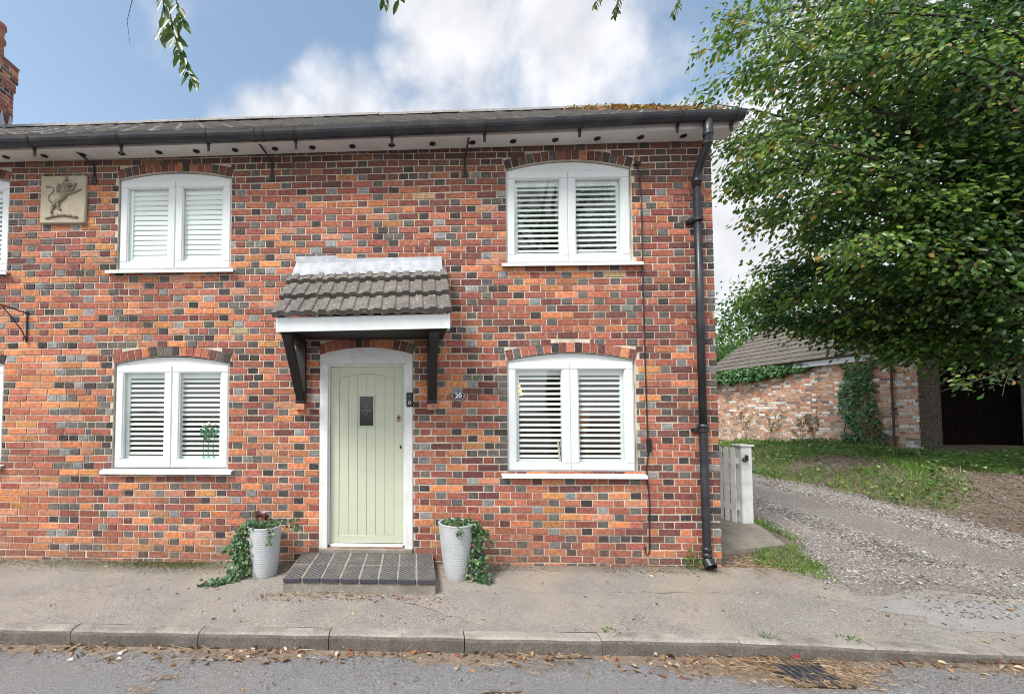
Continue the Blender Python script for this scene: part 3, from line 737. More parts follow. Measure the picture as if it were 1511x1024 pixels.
# eaves: soffit board, fascia, vents, gutter, straps
def strip(mb, x0, x1, poly, m=0, dz=tilt, n=12):
    k = len(poly); vs = []
    for i in range(n+1):
        x = x0+(x1-x0)*i/n; vs += [(x, y, z+dz(x)) for y, z in poly]
    fs = [(i*k+q, (i+1)*k+q, (i+1)*k+(q+1) % k, i*k+(q+1) % k) for i in range(n) for q in range(k)]+[tuple(range(k)), tuple(n*k+q for q in reversed(range(k)))]
    mb.add(vs, fs, m)
eaves = MB(); strip(eaves, WX0, 3.40, [(-.004, 4.592), (-.225, 4.592), (-.225, 4.66), (-.004, 4.70)])
strip(eaves, WX0, 3.40, [(-.2255, 4.575), (-.247, 4.575), (-.247, 4.70), (-.2255, 4.70)])
ev = eaves.build('soffit', MT['soffit'], house)
for x in [-5.1, -4.65, -4.201, -3.758, -3.303, -2.873, -2.446, -2.006, -1.554, -1.135, -.688, -.251, .198, .637, 1.08, 1.535, 1.987, 2.451, 2.904]:
    m_ = MB(); m_.lathe([(.0, 0), (.034, 0), (.036, .004), (.029, .005), (.028, .012), (0, .012)], x, -.105, 4.584+tilt(x), 16)
    v = m_.build('soffit_vent', MT['iron'], ev)
def gutz(x): return tilt(x)-.03+.035*smoothstep((x-.5)/2.5)-.012*math.exp(-((x+1.5)/1.2)**2)
g = MB(); prof = [(-.304+.062*math.cos(th), 4.690-.002+.085*math.sin(th)*1.0) for th in [math.pi+math.pi*k/10 for k in range(11)]]
prof = [(y, z) for y, z in prof]+[(y*1.0+(.004 if y < -.304 else -.004), z+.001) for y, z in reversed([(-.304+.057*math.cos(th), 4.690+.08*math.sin(th)) for th in [math.pi+math.pi*k/10 for k in range(11)]])]
strip(g, WX0, 3.385, prof, dz=gutz, n=60)
gut = g.build('gutter', MT['plasticblack'], house, smooth=False)
for x in [-9.2, -8.2, -7.2, -6.2, -5.2, -4.177, -3.201, -2.231, -1.276, -.24, .744, 1.741, 2.75, 3.30]:
    m_ = MB(); gz_ = gutz(x)
    pts = [(-.304+.068*math.cos(th), 4.69+.091*math.sin(th)) for th in [math.pi+math.pi*k/10 for k in range(11)]]
    m_.xprism(pts+[(-.245, 4.72), (-.2475, 4.53), (-.262, 4.53)][:1]+[(-.304+.0615*math.cos(th), 4.69+.0845*math.sin(th)) for th in [2*math.pi-math.pi*k/10 for k in range(11)]], x-.014, x+.014)
    m_.v = [(a, b, c+gz_) for a, b, c in m_.v]
    m_.xprism([(-.27, 4.61+gz_), (-.249, 4.61+gz_), (-.249, 4.53+gz_), (-.256, 4.53+gz_)], x-.014, x+.014)
    m_.build('gutter_bracket', MT['iron'], gut)
for x in (-1.72, -1.62):
    m_ = MB(); gz_ = gutz(x); pts = [(-.304+.070*math.cos(th), 4.69+.093*math.sin(th)) for th in [math.pi+math.pi*k/10 for k in range(11)]]
    m_.xprism(pts+[(-.304+.0615*math.cos(th), 4.69+.0845*math.sin(th)) for th in [2*math.pi-math.pi*k/10 for k in range(11)]], x-.02, x+.02)
    m_.v = [(a, b, c+gz_) for a, b, c in m_.v]; m_.build('gutter_union', MT['plasticblack'], gut)
for x, dx in ((-3.69, -.15), (-1.615, -.10), (.566, .02)):
    m_ = MB(); m_.tube([(x, -.012, 4.29), (x, -.014, 4.49), (x+dx, -.215, 4.60)], .011, 6); m_.box(x-.028, x+.028, -.016, -.004, 4.27, 4.34)
    m_.build('eaves_strap', MT['iron'], house)
# downpipe
d = MB(); X = 3.035
d.tube([(3.03, -.302, 4.68), (3.03, -.302, 4.50), (3.04, -.27, 4.42), (3.048, -.12, 4.26), (3.046, -.082, 4.18), (3.046, -.080, 4.08)], .042, 14)
d.tube([(3.046, -.080, 4.10), (3.044, -.080, 1.5)], .037, 14); d.tube([(3.043, -.080, 1.52), (3.048, -.080, .16), (3.05, -.085, .11), (3.05, -.13, .06)], .039, 14, cap=False)
d.tube([(3.047, -.086, .10), (3.052, -.137, .052)], .058, 14, cap=False)
for z, y, x in ((4.52, -.302, 3.03), (4.44, -.275, 3.038), (4.14, -.080, 3.046), (1.50, -.080, 3.044), (.22, -.08, 3.048), (.16, -.08, 3.048)):
    d.lathe([(.038, -.024), (.048, -.022), (.048, .022), (.038, .024)], x, y, z, 16)
dp = d.build('downpipe', MT['plasticblack'], house, smooth=True)
for z in (3.72, 1.46):
    m_ = MB(); m_.lathe([(.046, -.018), (.053, -.016), (.053, .016), (.046, .018)], 3.045, -.08, z, 16); m_.box(2.965, 3.125, -.022, -.004, z-.018, z+.018); m_.box(2.955, 3.0, -.075, -.06, z-.014, z+.014)
    m_.build('pipe_clip', MT['iron'], dp)

# chimney of the adjoining house
ch = MB()
def cb(x0, x1, y0, y1, z0, z1, seed):
    brickwork(ch, y0, y1, z0, z1, (), xf=lambda s, z, d: (x1-d, s, z), seed=seed, colf=lambda x, z, k: tuple(q*.9 for q in bcol(x, 2, 'S' if random.random() < .7 else 'H')))
    brickwork(ch, x0, x1, z0, z1, (), xf=lambda s, z, d: (s, y0+d, z), seed=seed+1, colf=lambda x, z, k: bcol(x, 2, 'S'))
    ch.box(x0+.006, x1-.007, y0+.007, y1-.007, z0, z1, 1)
cb(-7.95, -7.2, 1.62, 2.56, 6.45, 7.36, 20); cb(-7.97, -7.18, 1.60, 2.58, 7.36, 7.52, 22); cb(-7.99, -7.16, 1.58, 2.60, 7.52, 7.80, 24)
cs = ch.build('chimney_stack', [MT['brick'], MT['mortar']], house, col=True)
m_ = MB(); m_.box(-8.0, -7.15, 1.57, 2.61, 7.801, 7.83); m_.build('chimney_cap', MT['concrete'], cs)
m_ = MB(); m_.box(-7.97, -7.17, 1.60, 2.58, 6.46, 6.60)
for i in range(6): m_.add([(-7.165, 1.6+i*.16, 6.60), (-7.165, 1.76+i*.16, 6.60), (-7.165, 1.68+i*.16, 6.90-.0)], [(0, 1, 2)]); 
m_.box(-7.19, -7.0, 1.55, 2.5, 6.46, 6.50); m_.build('chimney_flashing', MT['lead'], cs)
for y in (1.82, 2.30):
    m_ = MB(); m_.lathe([(.13, 0), (.12, .28), (.15, .30), (.15, .34), (.12, .36), (.125, .52), (.155, .55), (.15, .60), (.11, .60), (.11, .3)], -7.32, y, 7.82, 20); m_.build('chimney_pot', MT['terracotta'], cs, smooth=True)

# windows --------------------------------------------------------------
def arcpts(h, n=14, inset=0.0):
    cx, zz, Rr = arcinfo(h); Rr -= inset; a = h[0]+inset; b = h[1]-inset
    return [(a+(b-a)*i/n, zz+math.sqrt(max(Rr*Rr-(a+(b-a)*i/n-cx)**2, 0))) for i in range(n+1)]
def frame_ring(mb, x0, x1, z0, z1, w, y0, y1, m=0, bev=.004):
    mb.box(x0, x1, y0, y1, z1-w, z1, m, bev=bev); mb.box(x0, x1, y0, y1, z0, z0+w, m, bev=bev)
    mb.box(x0, x0+w, y0+.0005, y1, z0+w, z1-w, m, bev=bev); mb.box(x1-w, x1, y0+.0005, y1, z0+w, z1-w, m, bev=bev)
def window(h, label, tiltdeg, sillx, sillz, fy=.090, first=.085, hw=.0165):
    xa, xb, za, zs, zc = h[:5]; xa += .006; xb -= .006
    f = MB(); zb = za+.012; yF = .022
    frame_ring(f, xa, xb, zb, zs-.004, .034, yF+.012, .10, bev=.003)
    xm = (xa+xb)/2; f.box(xm-.010, xm+.010, yF+.012, .10, zb+.034, zs-.038)
    # arched head panel
    pts = arcpts((h[0]+.006, h[1]-.006, h[2], h[3], h[4]-.004)); pts = [(x, max(z-.004, zs)) for x, z in pts]
    f.prism([(xa, zs-.0035)]+pts+[(xb, zs-.0035)], yF+.016, .095)
    w = empty('window', (xm, 0, za)); w.parent = house; tag(w, label)
    w.location = (xm, 0, za)
    f.build('frame', MT['upvc'], w)
    for i, (a, b) in enumerate(((xa+.014, xm-.004), (xm+.004, xb-.014))):
        s = MB(); z0, z1 = zb+.014, zs-.018; gw = .078
        frame_ring(s, a, b, z0, z1, gw, yF, .07, bev=.006)
        frame_ring(s, a+gw-.002, b-gw+.002, z0+gw-.002, z1-gw+.002, .012, yF+.010, .07, bev=.003)
        s.build('casement', MT['upvc'], w)
        p = MB(); p.box(a+gw, b-gw, .049, .053, z0+gw, z1-gw); p.build('pane', MT['glass'], w)
        # plantation shutter
        q = MB(); ga, gb = a+gw-.01, b-gw+.01; g0, g1 = z0+gw-.02, z1-gw+.02
        L_, R_ = (.055, .015) if i == 0 else (.02, .045)
        q.box(ga-.05, ga+L_, fy-.013, fy+.013, g0, g1); q.box(gb-R_, gb+.05, fy-.013, fy+.013, g0, g1)
        q.box(ga+L_, gb-R_, fy-.012, fy+.012, g1-first, g1); q.box(ga+L_, gb-R_, fy-.012, fy+.012, g0, g0+.06)
        pitch = .0545; n = int((g1-first-g0-.06)/pitch); pitch = (g1-first-g0-.06)/n
        th = R(tiltdeg)
        for k in range(n):
            zc_ = g0+.06+pitch*(k+.5); t = .0035
            pr = []
            for (u, v) in ((-hw, 0), (-hw*.6, t), (hw*.6, t), (hw, 0), (hw*.6, -t), (-hw*.6, -t)):
                pr.append((fy+.006+u*math.cos(th)-v*math.sin(th), zc_+u*math.sin(th)+v*math.cos(th)))
            q.xprism(pr, ga+L_-.004, gb-R_+.004)
        q.build('shutter', MT['shutter'], w)
    sl_ = MB(); sl_.xprism([(-.055, sillz-.046), (-.055, sillz-.012), (.03, sillz+.006), (.09, sillz+.006), (.09, sillz-.02), (-.04, sillz-.02), (-.04, sillz-.046)], sillx[0], sillx[1])
    sl_.build('sill', MT['upvc'], w); return w
window(UL, 'upper left window with closed white slats', 80, (-3.50, -2.03), 3.262, fy=.074, first=.03, hw=.031)
window(UR, 'upper right window with open slatted shutters', 74, (.955, 2.478), 3.290)
window(LL, 'lower left window with open slatted shutters', 60, (-3.50, -2.02), 1.008)
window(LR, 'lower right window with open slatted shutters', 58, (.935, 2.475), .985)
window(NU, 'upper window cut by the left edge of the photo', 60, (-6.05, -4.655), 3.26, hw=.03)
window(NL, 'lower window cut by the left edge of the photo', 30, (-6.05, -4.645), 1.055)

# door -----------------------------------------------------------------
dr = empty('door', (-.54, 0, .15)); dr.parent = house
fm = MB(); xa, xb = DO[0]+.004, DO[1]-.004
pts = arcpts((DO[0]+.004, DO[1]-.004, DO[2], DO[3], DO[4]-.003))
fm.prism([(-.962, 2.182)]+[(xa, 2.182)]+pts+[(xb, 2.182), (-.112, 2.182)], -.006, .12)
fm.box(xa, -.962, -.006, .12, .152, 2.1819, bev=.004); fm.box(-.112, xb, -.006, .12, .152, 2.1819, bev=.004)
fm.box(-.9619, -.945, .035, .12, .19, 2.1815); fm.box(-.129, -.1121, .035, .12, .19, 2.1815); fm.box(-.944, -.130, .035, .12, 2.160, 2.1815)
fm.build('door_frame', MT['render'], dr)
m_ = MB(); m_.box(xa, xb, -.028, .22, .118, .165, bev=.008); m_.build('threshold', MT['concrete'], dr)
m_ = MB(); m_.box(-.944, -.130, .04, .10, .1655, .198, bev=.005); m_.build('weather_bar', MT['painted_wood'], dr)
lf_ = MB(); DX0, DX1, DZ0, DZ1 = -.942, -.132, .205, 2.158; y = .062
px0, px1 = DX0+.100, DX1-.100; W_ = px1-px0
def ptop(x): u = (x-(px0+px1)/2)/(W_/2); return 2.075-.055*u*u
gx0, gx1, gz0, gz1 = -.628, -.452, 1.485, 1.835
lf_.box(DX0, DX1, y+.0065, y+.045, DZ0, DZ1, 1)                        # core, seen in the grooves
lf_.box(DX0, px0-.003, y, y+.04, DZ0, DZ1, bev=.003); lf_.box(px1+.003, DX1, y, y+.04, DZ0, DZ1, bev=.003)
lf_.box(px0-.0029, px1+.0029, y, y+.04, DZ0, DZ0+.085, bev=.003)
hp = [(px0-.0029, DZ1)]+[(px0-.0029+(W_+.0058)*i/12, ptop(px0+W_*i/12)+.004) for i in range(13)]+[(px1+.0029, DZ1)]
lf_.prism(hp, y, y+.04)
npk = 6
for i in range(npk):
    a = px0+W_*i/npk+.0022; b = px0+W_*(i+1)/npk-.0022; z0 = DZ0+.088
    segs = [(a, b, z0, None)]
    if b > gx0 and a < gx1:
        segs = [(a, b, z0, gz0), (a, b, gz1, None)]
        if a < gx0: segs.append((a, gx0, gz0, gz1))
        if b > gx1: segs.append((gx1, b, gz0, gz1))
    for (p, q, u, v) in segs:
        if v is None: lf_.prism([(p, u), (q, u), (q, ptop(q)), ((p+q)/2, ptop((p+q)/2)), (p, ptop(p))], y+.0012, y+.04)
        else: lf_.box(p, q, y+.0012, y+.04, u, v)
lf_.build('door_leaf', [MT['door'], MT['groove']], dr)
m_ = MB(); frame_ring(m_, gx0-.002, gx1+.002, gz0-.002, gz1+.002, .014, y-.008, y+.01); m_.build('glazing_bead', MT['door'], dr)
m_ = MB(); m_.box(gx0+.01, gx1-.01, y-.001, y+.004, gz0+.01, gz1-.01, 0)
for (cx, cz, s) in ((-.54, 1.70, .016), (-.54, 1.66, .026), (-.54, 1.62, .016), (-.575, 1.66, .013), (-.505, 1.66, .013)):
    m_.tube([(cx, y-.003, cz+s), (cx+s*.6, y-.003, cz), (cx, y-.003, cz-s), (cx-s*.6, y-.003, cz), (cx, y-.003, cz+s)], .0018, 4, 1)
m_.build('door_light', [MT['darkglass'], MT['lead']], dr)
m_ = MB(); m_.box(-.200, -.162, y-.010, y, 1.545, 1.595, bev=.004); m_.prism([(-.20, 1.595), (-.162, 1.595), (-.168, 1.612), (-.181, 1.618), (-.194, 1.612)], y-.010, y-.0005)
m_.lathe([(.016, 0), (.018, .006), (.010, .012)], -.181, y-.012, 1.575, 12); m_.build('night_latch', MT['brass'], dr)
m_ = MB(); m_.prism([(-.166, 1.245), (-.150, 1.245), (-.146, 1.265), (-.158, 1.285), (-.170, 1.265)], y-.006, y-.0005); m_.build('keyhole_cover', MT['iron'], dr)

# doorstep ----------------------------------------------------------------
ds = empty('doorstep', (-.52, -.4, 0), 'low doorstep of dark blue chequered paving tiles in front of the green door', 'step')
m_ = MB(); m_.box(-1.225, .190, -.738, -.012, -.05, .072, bev=.006); m_.build('base', MT['concrete'], ds)
m_ = MB(); tw = 1.415/8
m_.box(-1.222, .187, -.735, -.014, .072, .1215, 2)
for i in range(8):
    for j in range(2):
        a = -1.225+tw*i+.007+random.uniform(-.002, .002); b = a+tw-.013; y0 = -.750+.368*j; y1 = y0+.355
        z = .126+random.uniform(-.0015, .0015); m_.box(a, b, y0, y1, .080, z-.001, 1, bev=.006); m_.box(a+.005, b-.005, y0+.006, y1-.005, z-.004, z, 0)
m_.build('paving_tiles', [MT['chequer'], MT['bluebrick'], mat('pale_jointing', (.29, .26, .21), .95, var=.3, vscale=20)], ds)

# porch canopy -------------------------------------------------------------
pc = empty('porch_canopy', (-.51, 0, 1.7)); pc.parent = house
pt = lambda x: .016*(x+.51)
m_ = MB(); tiled(m_, -1.365, .350, (-.695, 2.575), (-.02, 3.245), .1310, 3, pt, rh=.017, th=.052, jit=.003, seed=5)
m_.add([(-1.36, -.68, 2.585+pt(-1.3)), (.345, -.68, 2.585+pt(.3)), (.345, -.01, 3.26+pt(.3)), (-1.36, -.01, 3.26+pt(-1.3))], [(0, 1, 2, 3)])
m_.build('porch_tiles', MT['porchtile'], pc)
m_ = MB(); strip(m_, -1.335, .335, [(-.655, 2.435), (-.672, 2.435), (-.672, 2.572), (-.655, 2.575)], dz=pt)
for x0, x1 in ((-1.337, -1.315), (.315, .337)): m_.xprism([(-.6745, 2.432+pt(x0)), (-.6745, 2.576+pt(x0)), (-.005, 3.225+pt(x0)), (-.005, 3.08+pt(x0)), (-.52, 2.56+pt(x0)), (-.52, 2.432+pt(x0))], x0, x1)
m_.build('fascia_board', MT['upvc'], pc)
m_ = MB(); m_.box(-1.31, .31, -.650, -.006, 2.452, 2.464); m_.build('porch_soffit', MT['blackwood'], pc)
m_ = MB(); n = 40; vs = []
for i in range(n+1):
    x = -1.33+1.63*i/n; w = .010*math.sin(i*2.1)+.006*math.sin(i*5.3)
    for (y, z) in ((-.004, 3.375+(.035 if x < -.85 else .0)-.012*(x+1.2)*.6), (-.012, 3.37+(.035 if x < -.85 else 0)-.012*(x+1.2)*.6), (-.018, 3.325+w*.2), (-.085, 3.255+w*.3), (-.185, 3.150+w-.02*abs(math.sin(math.pi*(x+1.365)/.1225)))):
        vs.append((x, y, z+pt(x)))
m_.add(vs, [(i*5+q, i*5+5+q, i*5+6+q, i*5+1+q) for i in range(n) for q in range(4)]); m_.build('lead_flashing', MT['lead'], pc)
for X0 in (-1.255, .190):
    b_ = MB(); w = .052
    b_.box(X0-w, X0+w, -.072, -.003, 1.745, 2.448, bev=.004)
    b_.box(X0-w+.004, X0+w-.004, -.60, -.073, 2.375, 2.450, bev=.004)
    p0 = (-.074, 1.80); p1 = (-.57, 2.374); dxx = p1[0]-p0[0]; dzz = p1[1]-p0[1]; l_ = math.hypot(dxx, dzz); nx_, nz2 = -dzz/l_*.032, dxx/l_*.032
    b_.xprism([(p0[0]+.0, p0[1]-.02), (p0[0], p0[1]+.07), (p1[0]+.07, p1[1]), (p1[0]-.012, p1[1]), (p1[0]-.012, p1[1]-.015)], X0-w+.012, X0+w-.012)
    b_.build('porch_bracket', MT['blackwood'], pc)
    c_ = MB(); c_.box(X0-.058, X0+.050, -.085, -.004, 1.672, 1.742, bev=.006, c=SALMON); c_.build('bracket_corbel', MT['brick'], pc, col=True)

# lion plaque -------------------------------------------------------------
lp = empty('stone_plaque', (-4.03, 0, 3.8), 'square sandstone plaque carved with a rearing lion, set in the brick wall', 'plaque')
m_ = MB(); m_.box(-4.298, -3.762, -.036, .006, 3.805, 4.362, bev=.010)
m_.build('slab', MT['stone'], lp)
def Lp(u, v): return (-4.298+u*.536, 3.805+v*.557)     # plaque units
m_ = MB()
def limb(pts, rs, yd=-.040, fl=.6):
    b = len(m_.v); P3 = [(Lp(u, v)[0], yd, Lp(u, v)[1]) for u, v in pts]; m_.tube(P3, [r*.536 for r in rs], 10)
    m_.v[b:] = [(x, yd+(yy-yd)*fl, z) for x, yy, z in m_.v[b:]]
limb([(.30, .34), (.36, .42), (.46, .50), (.52, .57), (.56, .66)], [.05, .075, .065, .085, .06])           # trunk
limb([(.50, .60), (.56, .70), (.60, .79), (.60, .85)], [.07, .085, .06, .03])                                 # neck and mane
limb([(.57, .76), (.61, .81), (.66, .79), (.70, .765)], [.055, .065, .05, .025], -.050)                      # head and muzzle
limb([(.58, .87), (.575, .92), (.57, .97)], [.035, .03, .016], -.046)                                          # crest
limb([(.54, .60), (.66, .62), (.78, .65), (.87, .685), (.90, .70)], [.045, .032, .024, .022, .026])           # lower foreleg
limb([(.60, .68), (.69, .68), (.74, .72), (.77, .79), (.775, .83)], [.04, .028, .022, .022, .026], -.044)     # upper foreleg
limb([(.32, .38), (.29, .31), (.27, .27), (.25, .22), (.30, .205)], [.06, .04, .026, .022, .022])               # hind leg
limb([(.38, .42), (.42, .36), (.40, .31), (.46, .29), (.47, .27)], [.05, .034, .022, .02, .024], -.044)         # other hind leg
limb([(.29, .42), (.20, .48), (.19, .57), (.29, .66), (.30, .73), (.22, .76), (.15, .76), (.12, .78)], [.016, .014, .013, .013, .013, .014, .022, .014], -.039)   # tail
for k in range(26):                                                                                          # mane curls
    a = random.uniform(0, 6.28); r = random.uniform(.05, .14); u, v = .49+r*math.cos(a)*.8, .74+r*math.sin(a)
    if u > .60: continue
    limb([(u, v+.02), (u-.018, v-.005), (u-.004, v-.03)], [.012, .018, .006], -.050)
limb([(.14, .10), (.22, .12), (.34, .15), (.50, .165), (.64, .155), (.76, .13), (.84, .11)], [.024, .028, .028, .026, .028, .026, .026], -.042)  # wreath
for u, v in ((.30, .145), (.42, .16), (.56, .163), (.70, .145)): limb([(u-.01, v+.03), (u+.012, v-.03)], [.010, .010], -.054)
m_.build('lion_relief', MT['lion'], lp, smooth=True)

# small fittings -------------------------------------------------------------
def textmesh(body, size, loc, material, parent, name='numerals', ext=.0015, off=.0):
    c = bpy.data.curves.new(name, 'FONT'); c.body = body; c.size = size; c.extrude = ext; c.align_x = 'CENTER'; c.align_y = 'CENTER'; c.offset = off
    o = bpy.data.objects.new(name, c); COL.objects.link(o); bpy.context.view_layer.update()
    dg = bpy.context.evaluated_depsgraph_get(); me = bpy.data.meshes.new_from_object(o.evaluated_get(dg)); COL.objects.unlink(o); bpy.data.objects.remove(o)
    me.materials.clear(); me.materials.append(material); q = bpy.data.objects.new(name, me); COL.objects.link(q); q.rotation_euler = (R(90), 0, 0); q.parent = parent; q.location = Vector(loc)-wloc(parent); return q
ns = empty('house_number_sign', (.476, -.02, 1.827), 'oval black house number sign reading 20 on the brick wall right of the door', 'sign')
m_ = MB()
def oval(rx, rz, y0, y1, m): m_.prism([(.476+rx*math.cos(2*math.pi*k/32), 1.827+rz*math.sin(2*math.pi*k/32)) for k in range(32)], y0, y1, m)
oval(.080, .053, -.016, -.004, 0); oval(.074, .047, -.0175, -.0161, 1); oval(.070, .043, -.019, -.0176, 0)
m_.build('plate', [MT['paintblack'], MT['enamelwhite']], ns)
textmesh('20', .075, (.476, -.0205, 1.827), MT['enamelwhite'], ns, off=.0018)
for x in (.417, .535):
    m_ = MB(); m_.lathe([(0, 0), (.0045, 0), (.0045, .001)], x, 0, 0, 8); m_.v = [(a, -.0205+c, b+1.827) for a, b, c in m_.v]; m_.build('dot', MT['enamelwhite'], ns)
db = empty('doorbell', (-.057, -.02, 1.71), 'black video doorbell on the right side of the white door frame', 'doorbell')
m_ = MB(); m_.box(-.092, -.022, -.034, -.0065, 1.708, 1.862, bev=.008); m_.build('case', MT['paintblack'], db)
m_ = MB(); m_.tube([(-.057+.015*math.cos(t*math.pi/8), -.036, 1.752+.015*math.sin(t*math.pi/8)) for t in range(17)], .0032, 6); m_.build('button_ring', MT['enamelwhite'], db)
m_ = MB(); m_.tube([(-.057, -.034, 1.825), (-.057, -.040, 1.825)], .013, 12); m_.build('lens', MT['darkglass'], db)

cb_ = empty('wall_cable', (2.49, -.01, .13), 'thin black cable running down the brick wall right of the right-hand windows', 'cable')
m_ = MB(); P_ = [(2.405, 4.375), (2.445, 4.36), (2.475, 4.30), (2.488, 4.1), (2.494, 3.75), (2.487, 3.2), (2.490, 2.5), (2.496, 1.9), (2.503, 1.36)]
m_.tube([(x, -.012, z) for x, z in P_], .0065, 6)
m_.tube([(x, -.012, z) for x, z in [(2.508, 1.22), (2.484, 1.05), (2.492, .90), (2.508, .70), (2.500, .45), (2.498, .22), (2.488, .14), (2.468, .13), (2.452, .165), (2.450, .22)]], .0065, 6)
m_.build('cord', MT['iron'], cb_)
m_ = MB(); m_.box(2.487, 2.530, -.045, -.004, 1.225, 1.365, bev=.008); m_.build('inline_connector', MT['paintblack'], cb_)
m_ = MB(); m_.box(2.43, 2.49, -.03, -.004, 4.365, 4.405, bev=.005); m_.build('cable_box', MT['iron'], cb_)

hb = empty('hanging_basket_bracket', (-4.42, 0, 2.44), 'black wrought iron hanging basket bracket on the wall near the left edge', 'bracket')
m_ = MB(); m_.tube([(-4.425, -.010, 2.80), (-4.428, -.010, 2.44)], .009, 6)
m_.tube([(-4.425, -.012, 2.775), (-4.47, -.16, 2.80), (-4.50, -.27, 2.815)], .007, 6)
m_.tube([(-4.50, -.27, 2.815), (-4.505, -.30, 2.80), (-4.50, -.29, 2.77), (-4.495, -.265, 2.775), (-4.496, -.27, 2.79)], .006, 6)
m_.tube([(-4.43, -.012, 2.47), (-4.44, -.05, 2.56), (-4.465, -.15, 2.69), (-4.49, -.245, 2.80)], .006, 6)
m_.tube([(-4.43, -.014, 2.50), (-4.435, -.04, 2.46), (-4.43, -.05, 2.49), (-4.43, -.03, 2.51)], .005, 6)
m_.build('iron_scroll', MT['iron'], hb)

# planters --------------------------------------------------------------
def planter(X, Y, z0, rt, rb, h, label):
    t = empty('planter', (X, Y, z0), label, 'plant pot', 'grey planters either side of the front door')
    m_ = MB(); pr = [(.0, .0), (rb*.97, 0), (rb, .012)]; n = 44
    for i in range(n+1):
        u = i/n; r = rb+(rt-rb)*(u**.8); pr.append((r+.0013*(i % 2), .015+(h-.03)*u))
    pr += [(rt+.004, h-.012), (rt+.004, h-.003), (rt-.002, h), (rt-.018, h-.002), (rt-.022, h-.05), (rt-.03, h-.09)]
    m_.lathe(pr, X, Y, z0, 110); m_.build('pot', MT['pot'], t)
    m_ = MB(); m_.lathe([(0, h-.035), (rt-.02, h-.045)], X, Y, z0, 24); m_.build('soil', MT['soil'], t); return t
pL = planter(-1.545, -.315, -.008, .166, .130, .50, 'grey ribbed planter left of the doorstep, trailing ivy and a small red-brown plant')
pR = planter(.410, -.355, -.009, .172, .108, .555, 'grey ribbed planter right of the doorstep, ivy trailing down its right side')
IVY = [(.035, .085, .035), (.06, .14, .05), (.11, .20, .08), (.025, .055, .03), (.16, .22, .10), (.18, .07, .04)]
def ivy(name, parent, trails, top, nper, lsz=.036, spread=.045):
    P = []; D = []; U = []; m_ = MB()
    for tr, wgt, sp in trails:
        T_ = [Vector(p) for p in tr]; m_.tube(T_, .0025, 4)
        nn = int(nper*wgt)
        for _ in range(nn):
            q = random.random()*(len(T_)-1); i = int(q); p = T_[i].lerp(T_[i+1], q-i); off = Vector((random.gauss(0, sp), random.gauss(0, sp*.7), random.gauss(0, sp*.7)))
            P.append(p+off); D.append(Vector((random.uniform(-1, 1), -.6+random.uniform(-.5, .4), random.uniform(-1, .3)))); U.append(Vector((random.gauss(0, .4), -1, .8+random.gauss(0, .4))))
    for (cx, cy, cz, rr, hh, nn) in top:
        for _ in range(nn):
            a = random.uniform(0, 6.28); r = rr*math.sqrt(random.random()); P.append(Vector((cx+r*math.cos(a), cy+r*math.sin(a), cz+random.random()*hh*(1-r/rr*.5))))
            D.append(Vector((math.cos(a), math.sin(a)-.3, random.uniform(-.4, .3)))); U.append(Vector((random.gauss(0, .4), -.4, 1)))
    P = np.array([tuple(p) for p in P]); P[:, 2] = np.maximum(P[:, 2], .004+.02*rng.random(len(P))-.01*(P[:, 1] < -.4)); P[:, 1] = np.minimum(P[:, 1], -.02)
    n = len(P); cl = pick(n, IVY, [3, 4, 2.4, 2, 1, .35])
    m_.build('ivy_stems', MT['stem'], parent)
    return lobed(name, P, [tuple(d) for d in D], [tuple(u) for u in U], rng.uniform(lsz*.6, lsz*1.25, n), cl, MT['ivy'], parent)
z = .48
ivy('ivy_foliage', pL, [
    ([(-1.62, -.36, z), (-1.74, -.38, .44), (-1.79, -.40, .30), (-1.77, -.41, .14), (-1.80, -.45, .03)], 1.5, .052),
    ([(-1.60, -.30, z), (-1.76, -.28, .38), (-1.80, -.30, .20), (-1.72, -.38, .05)], 1.2, .05),
    ([(-1.72, -.36, .12), (-1.74, -.42, .03), (-1.80, -.52, .012), (-1.92, -.60, .008), (-2.02, -.64, .006)], .9, .035),
    ([(-1.70, -.38, .40), (-1.72, -.42, .25), (-1.70, -.43, .08)], .9, .04),
    ([(-1.46, -.46, .50), (-1.42, -.49, .42), (-1.44, -.49, .36)], .10, .02),
    ([(-1.42, -.28, .50), (-1.30, -.20, .52), (-1.20, -.16, .50)], .08, .02), ([(-1.36, -.24, .49), (-1.26, -.18, .42), (-1.18, -.15, .34)], .07, .02),
    ([(-1.80, -.30, .28), (-1.90, -.28, .26), (-1.94, -.30, .20)], .14, .025)],
    [(-1.57, -.315, .475, .16, .09, 170), (-1.68, -.34, .44, .10, .10, 90)], 240)
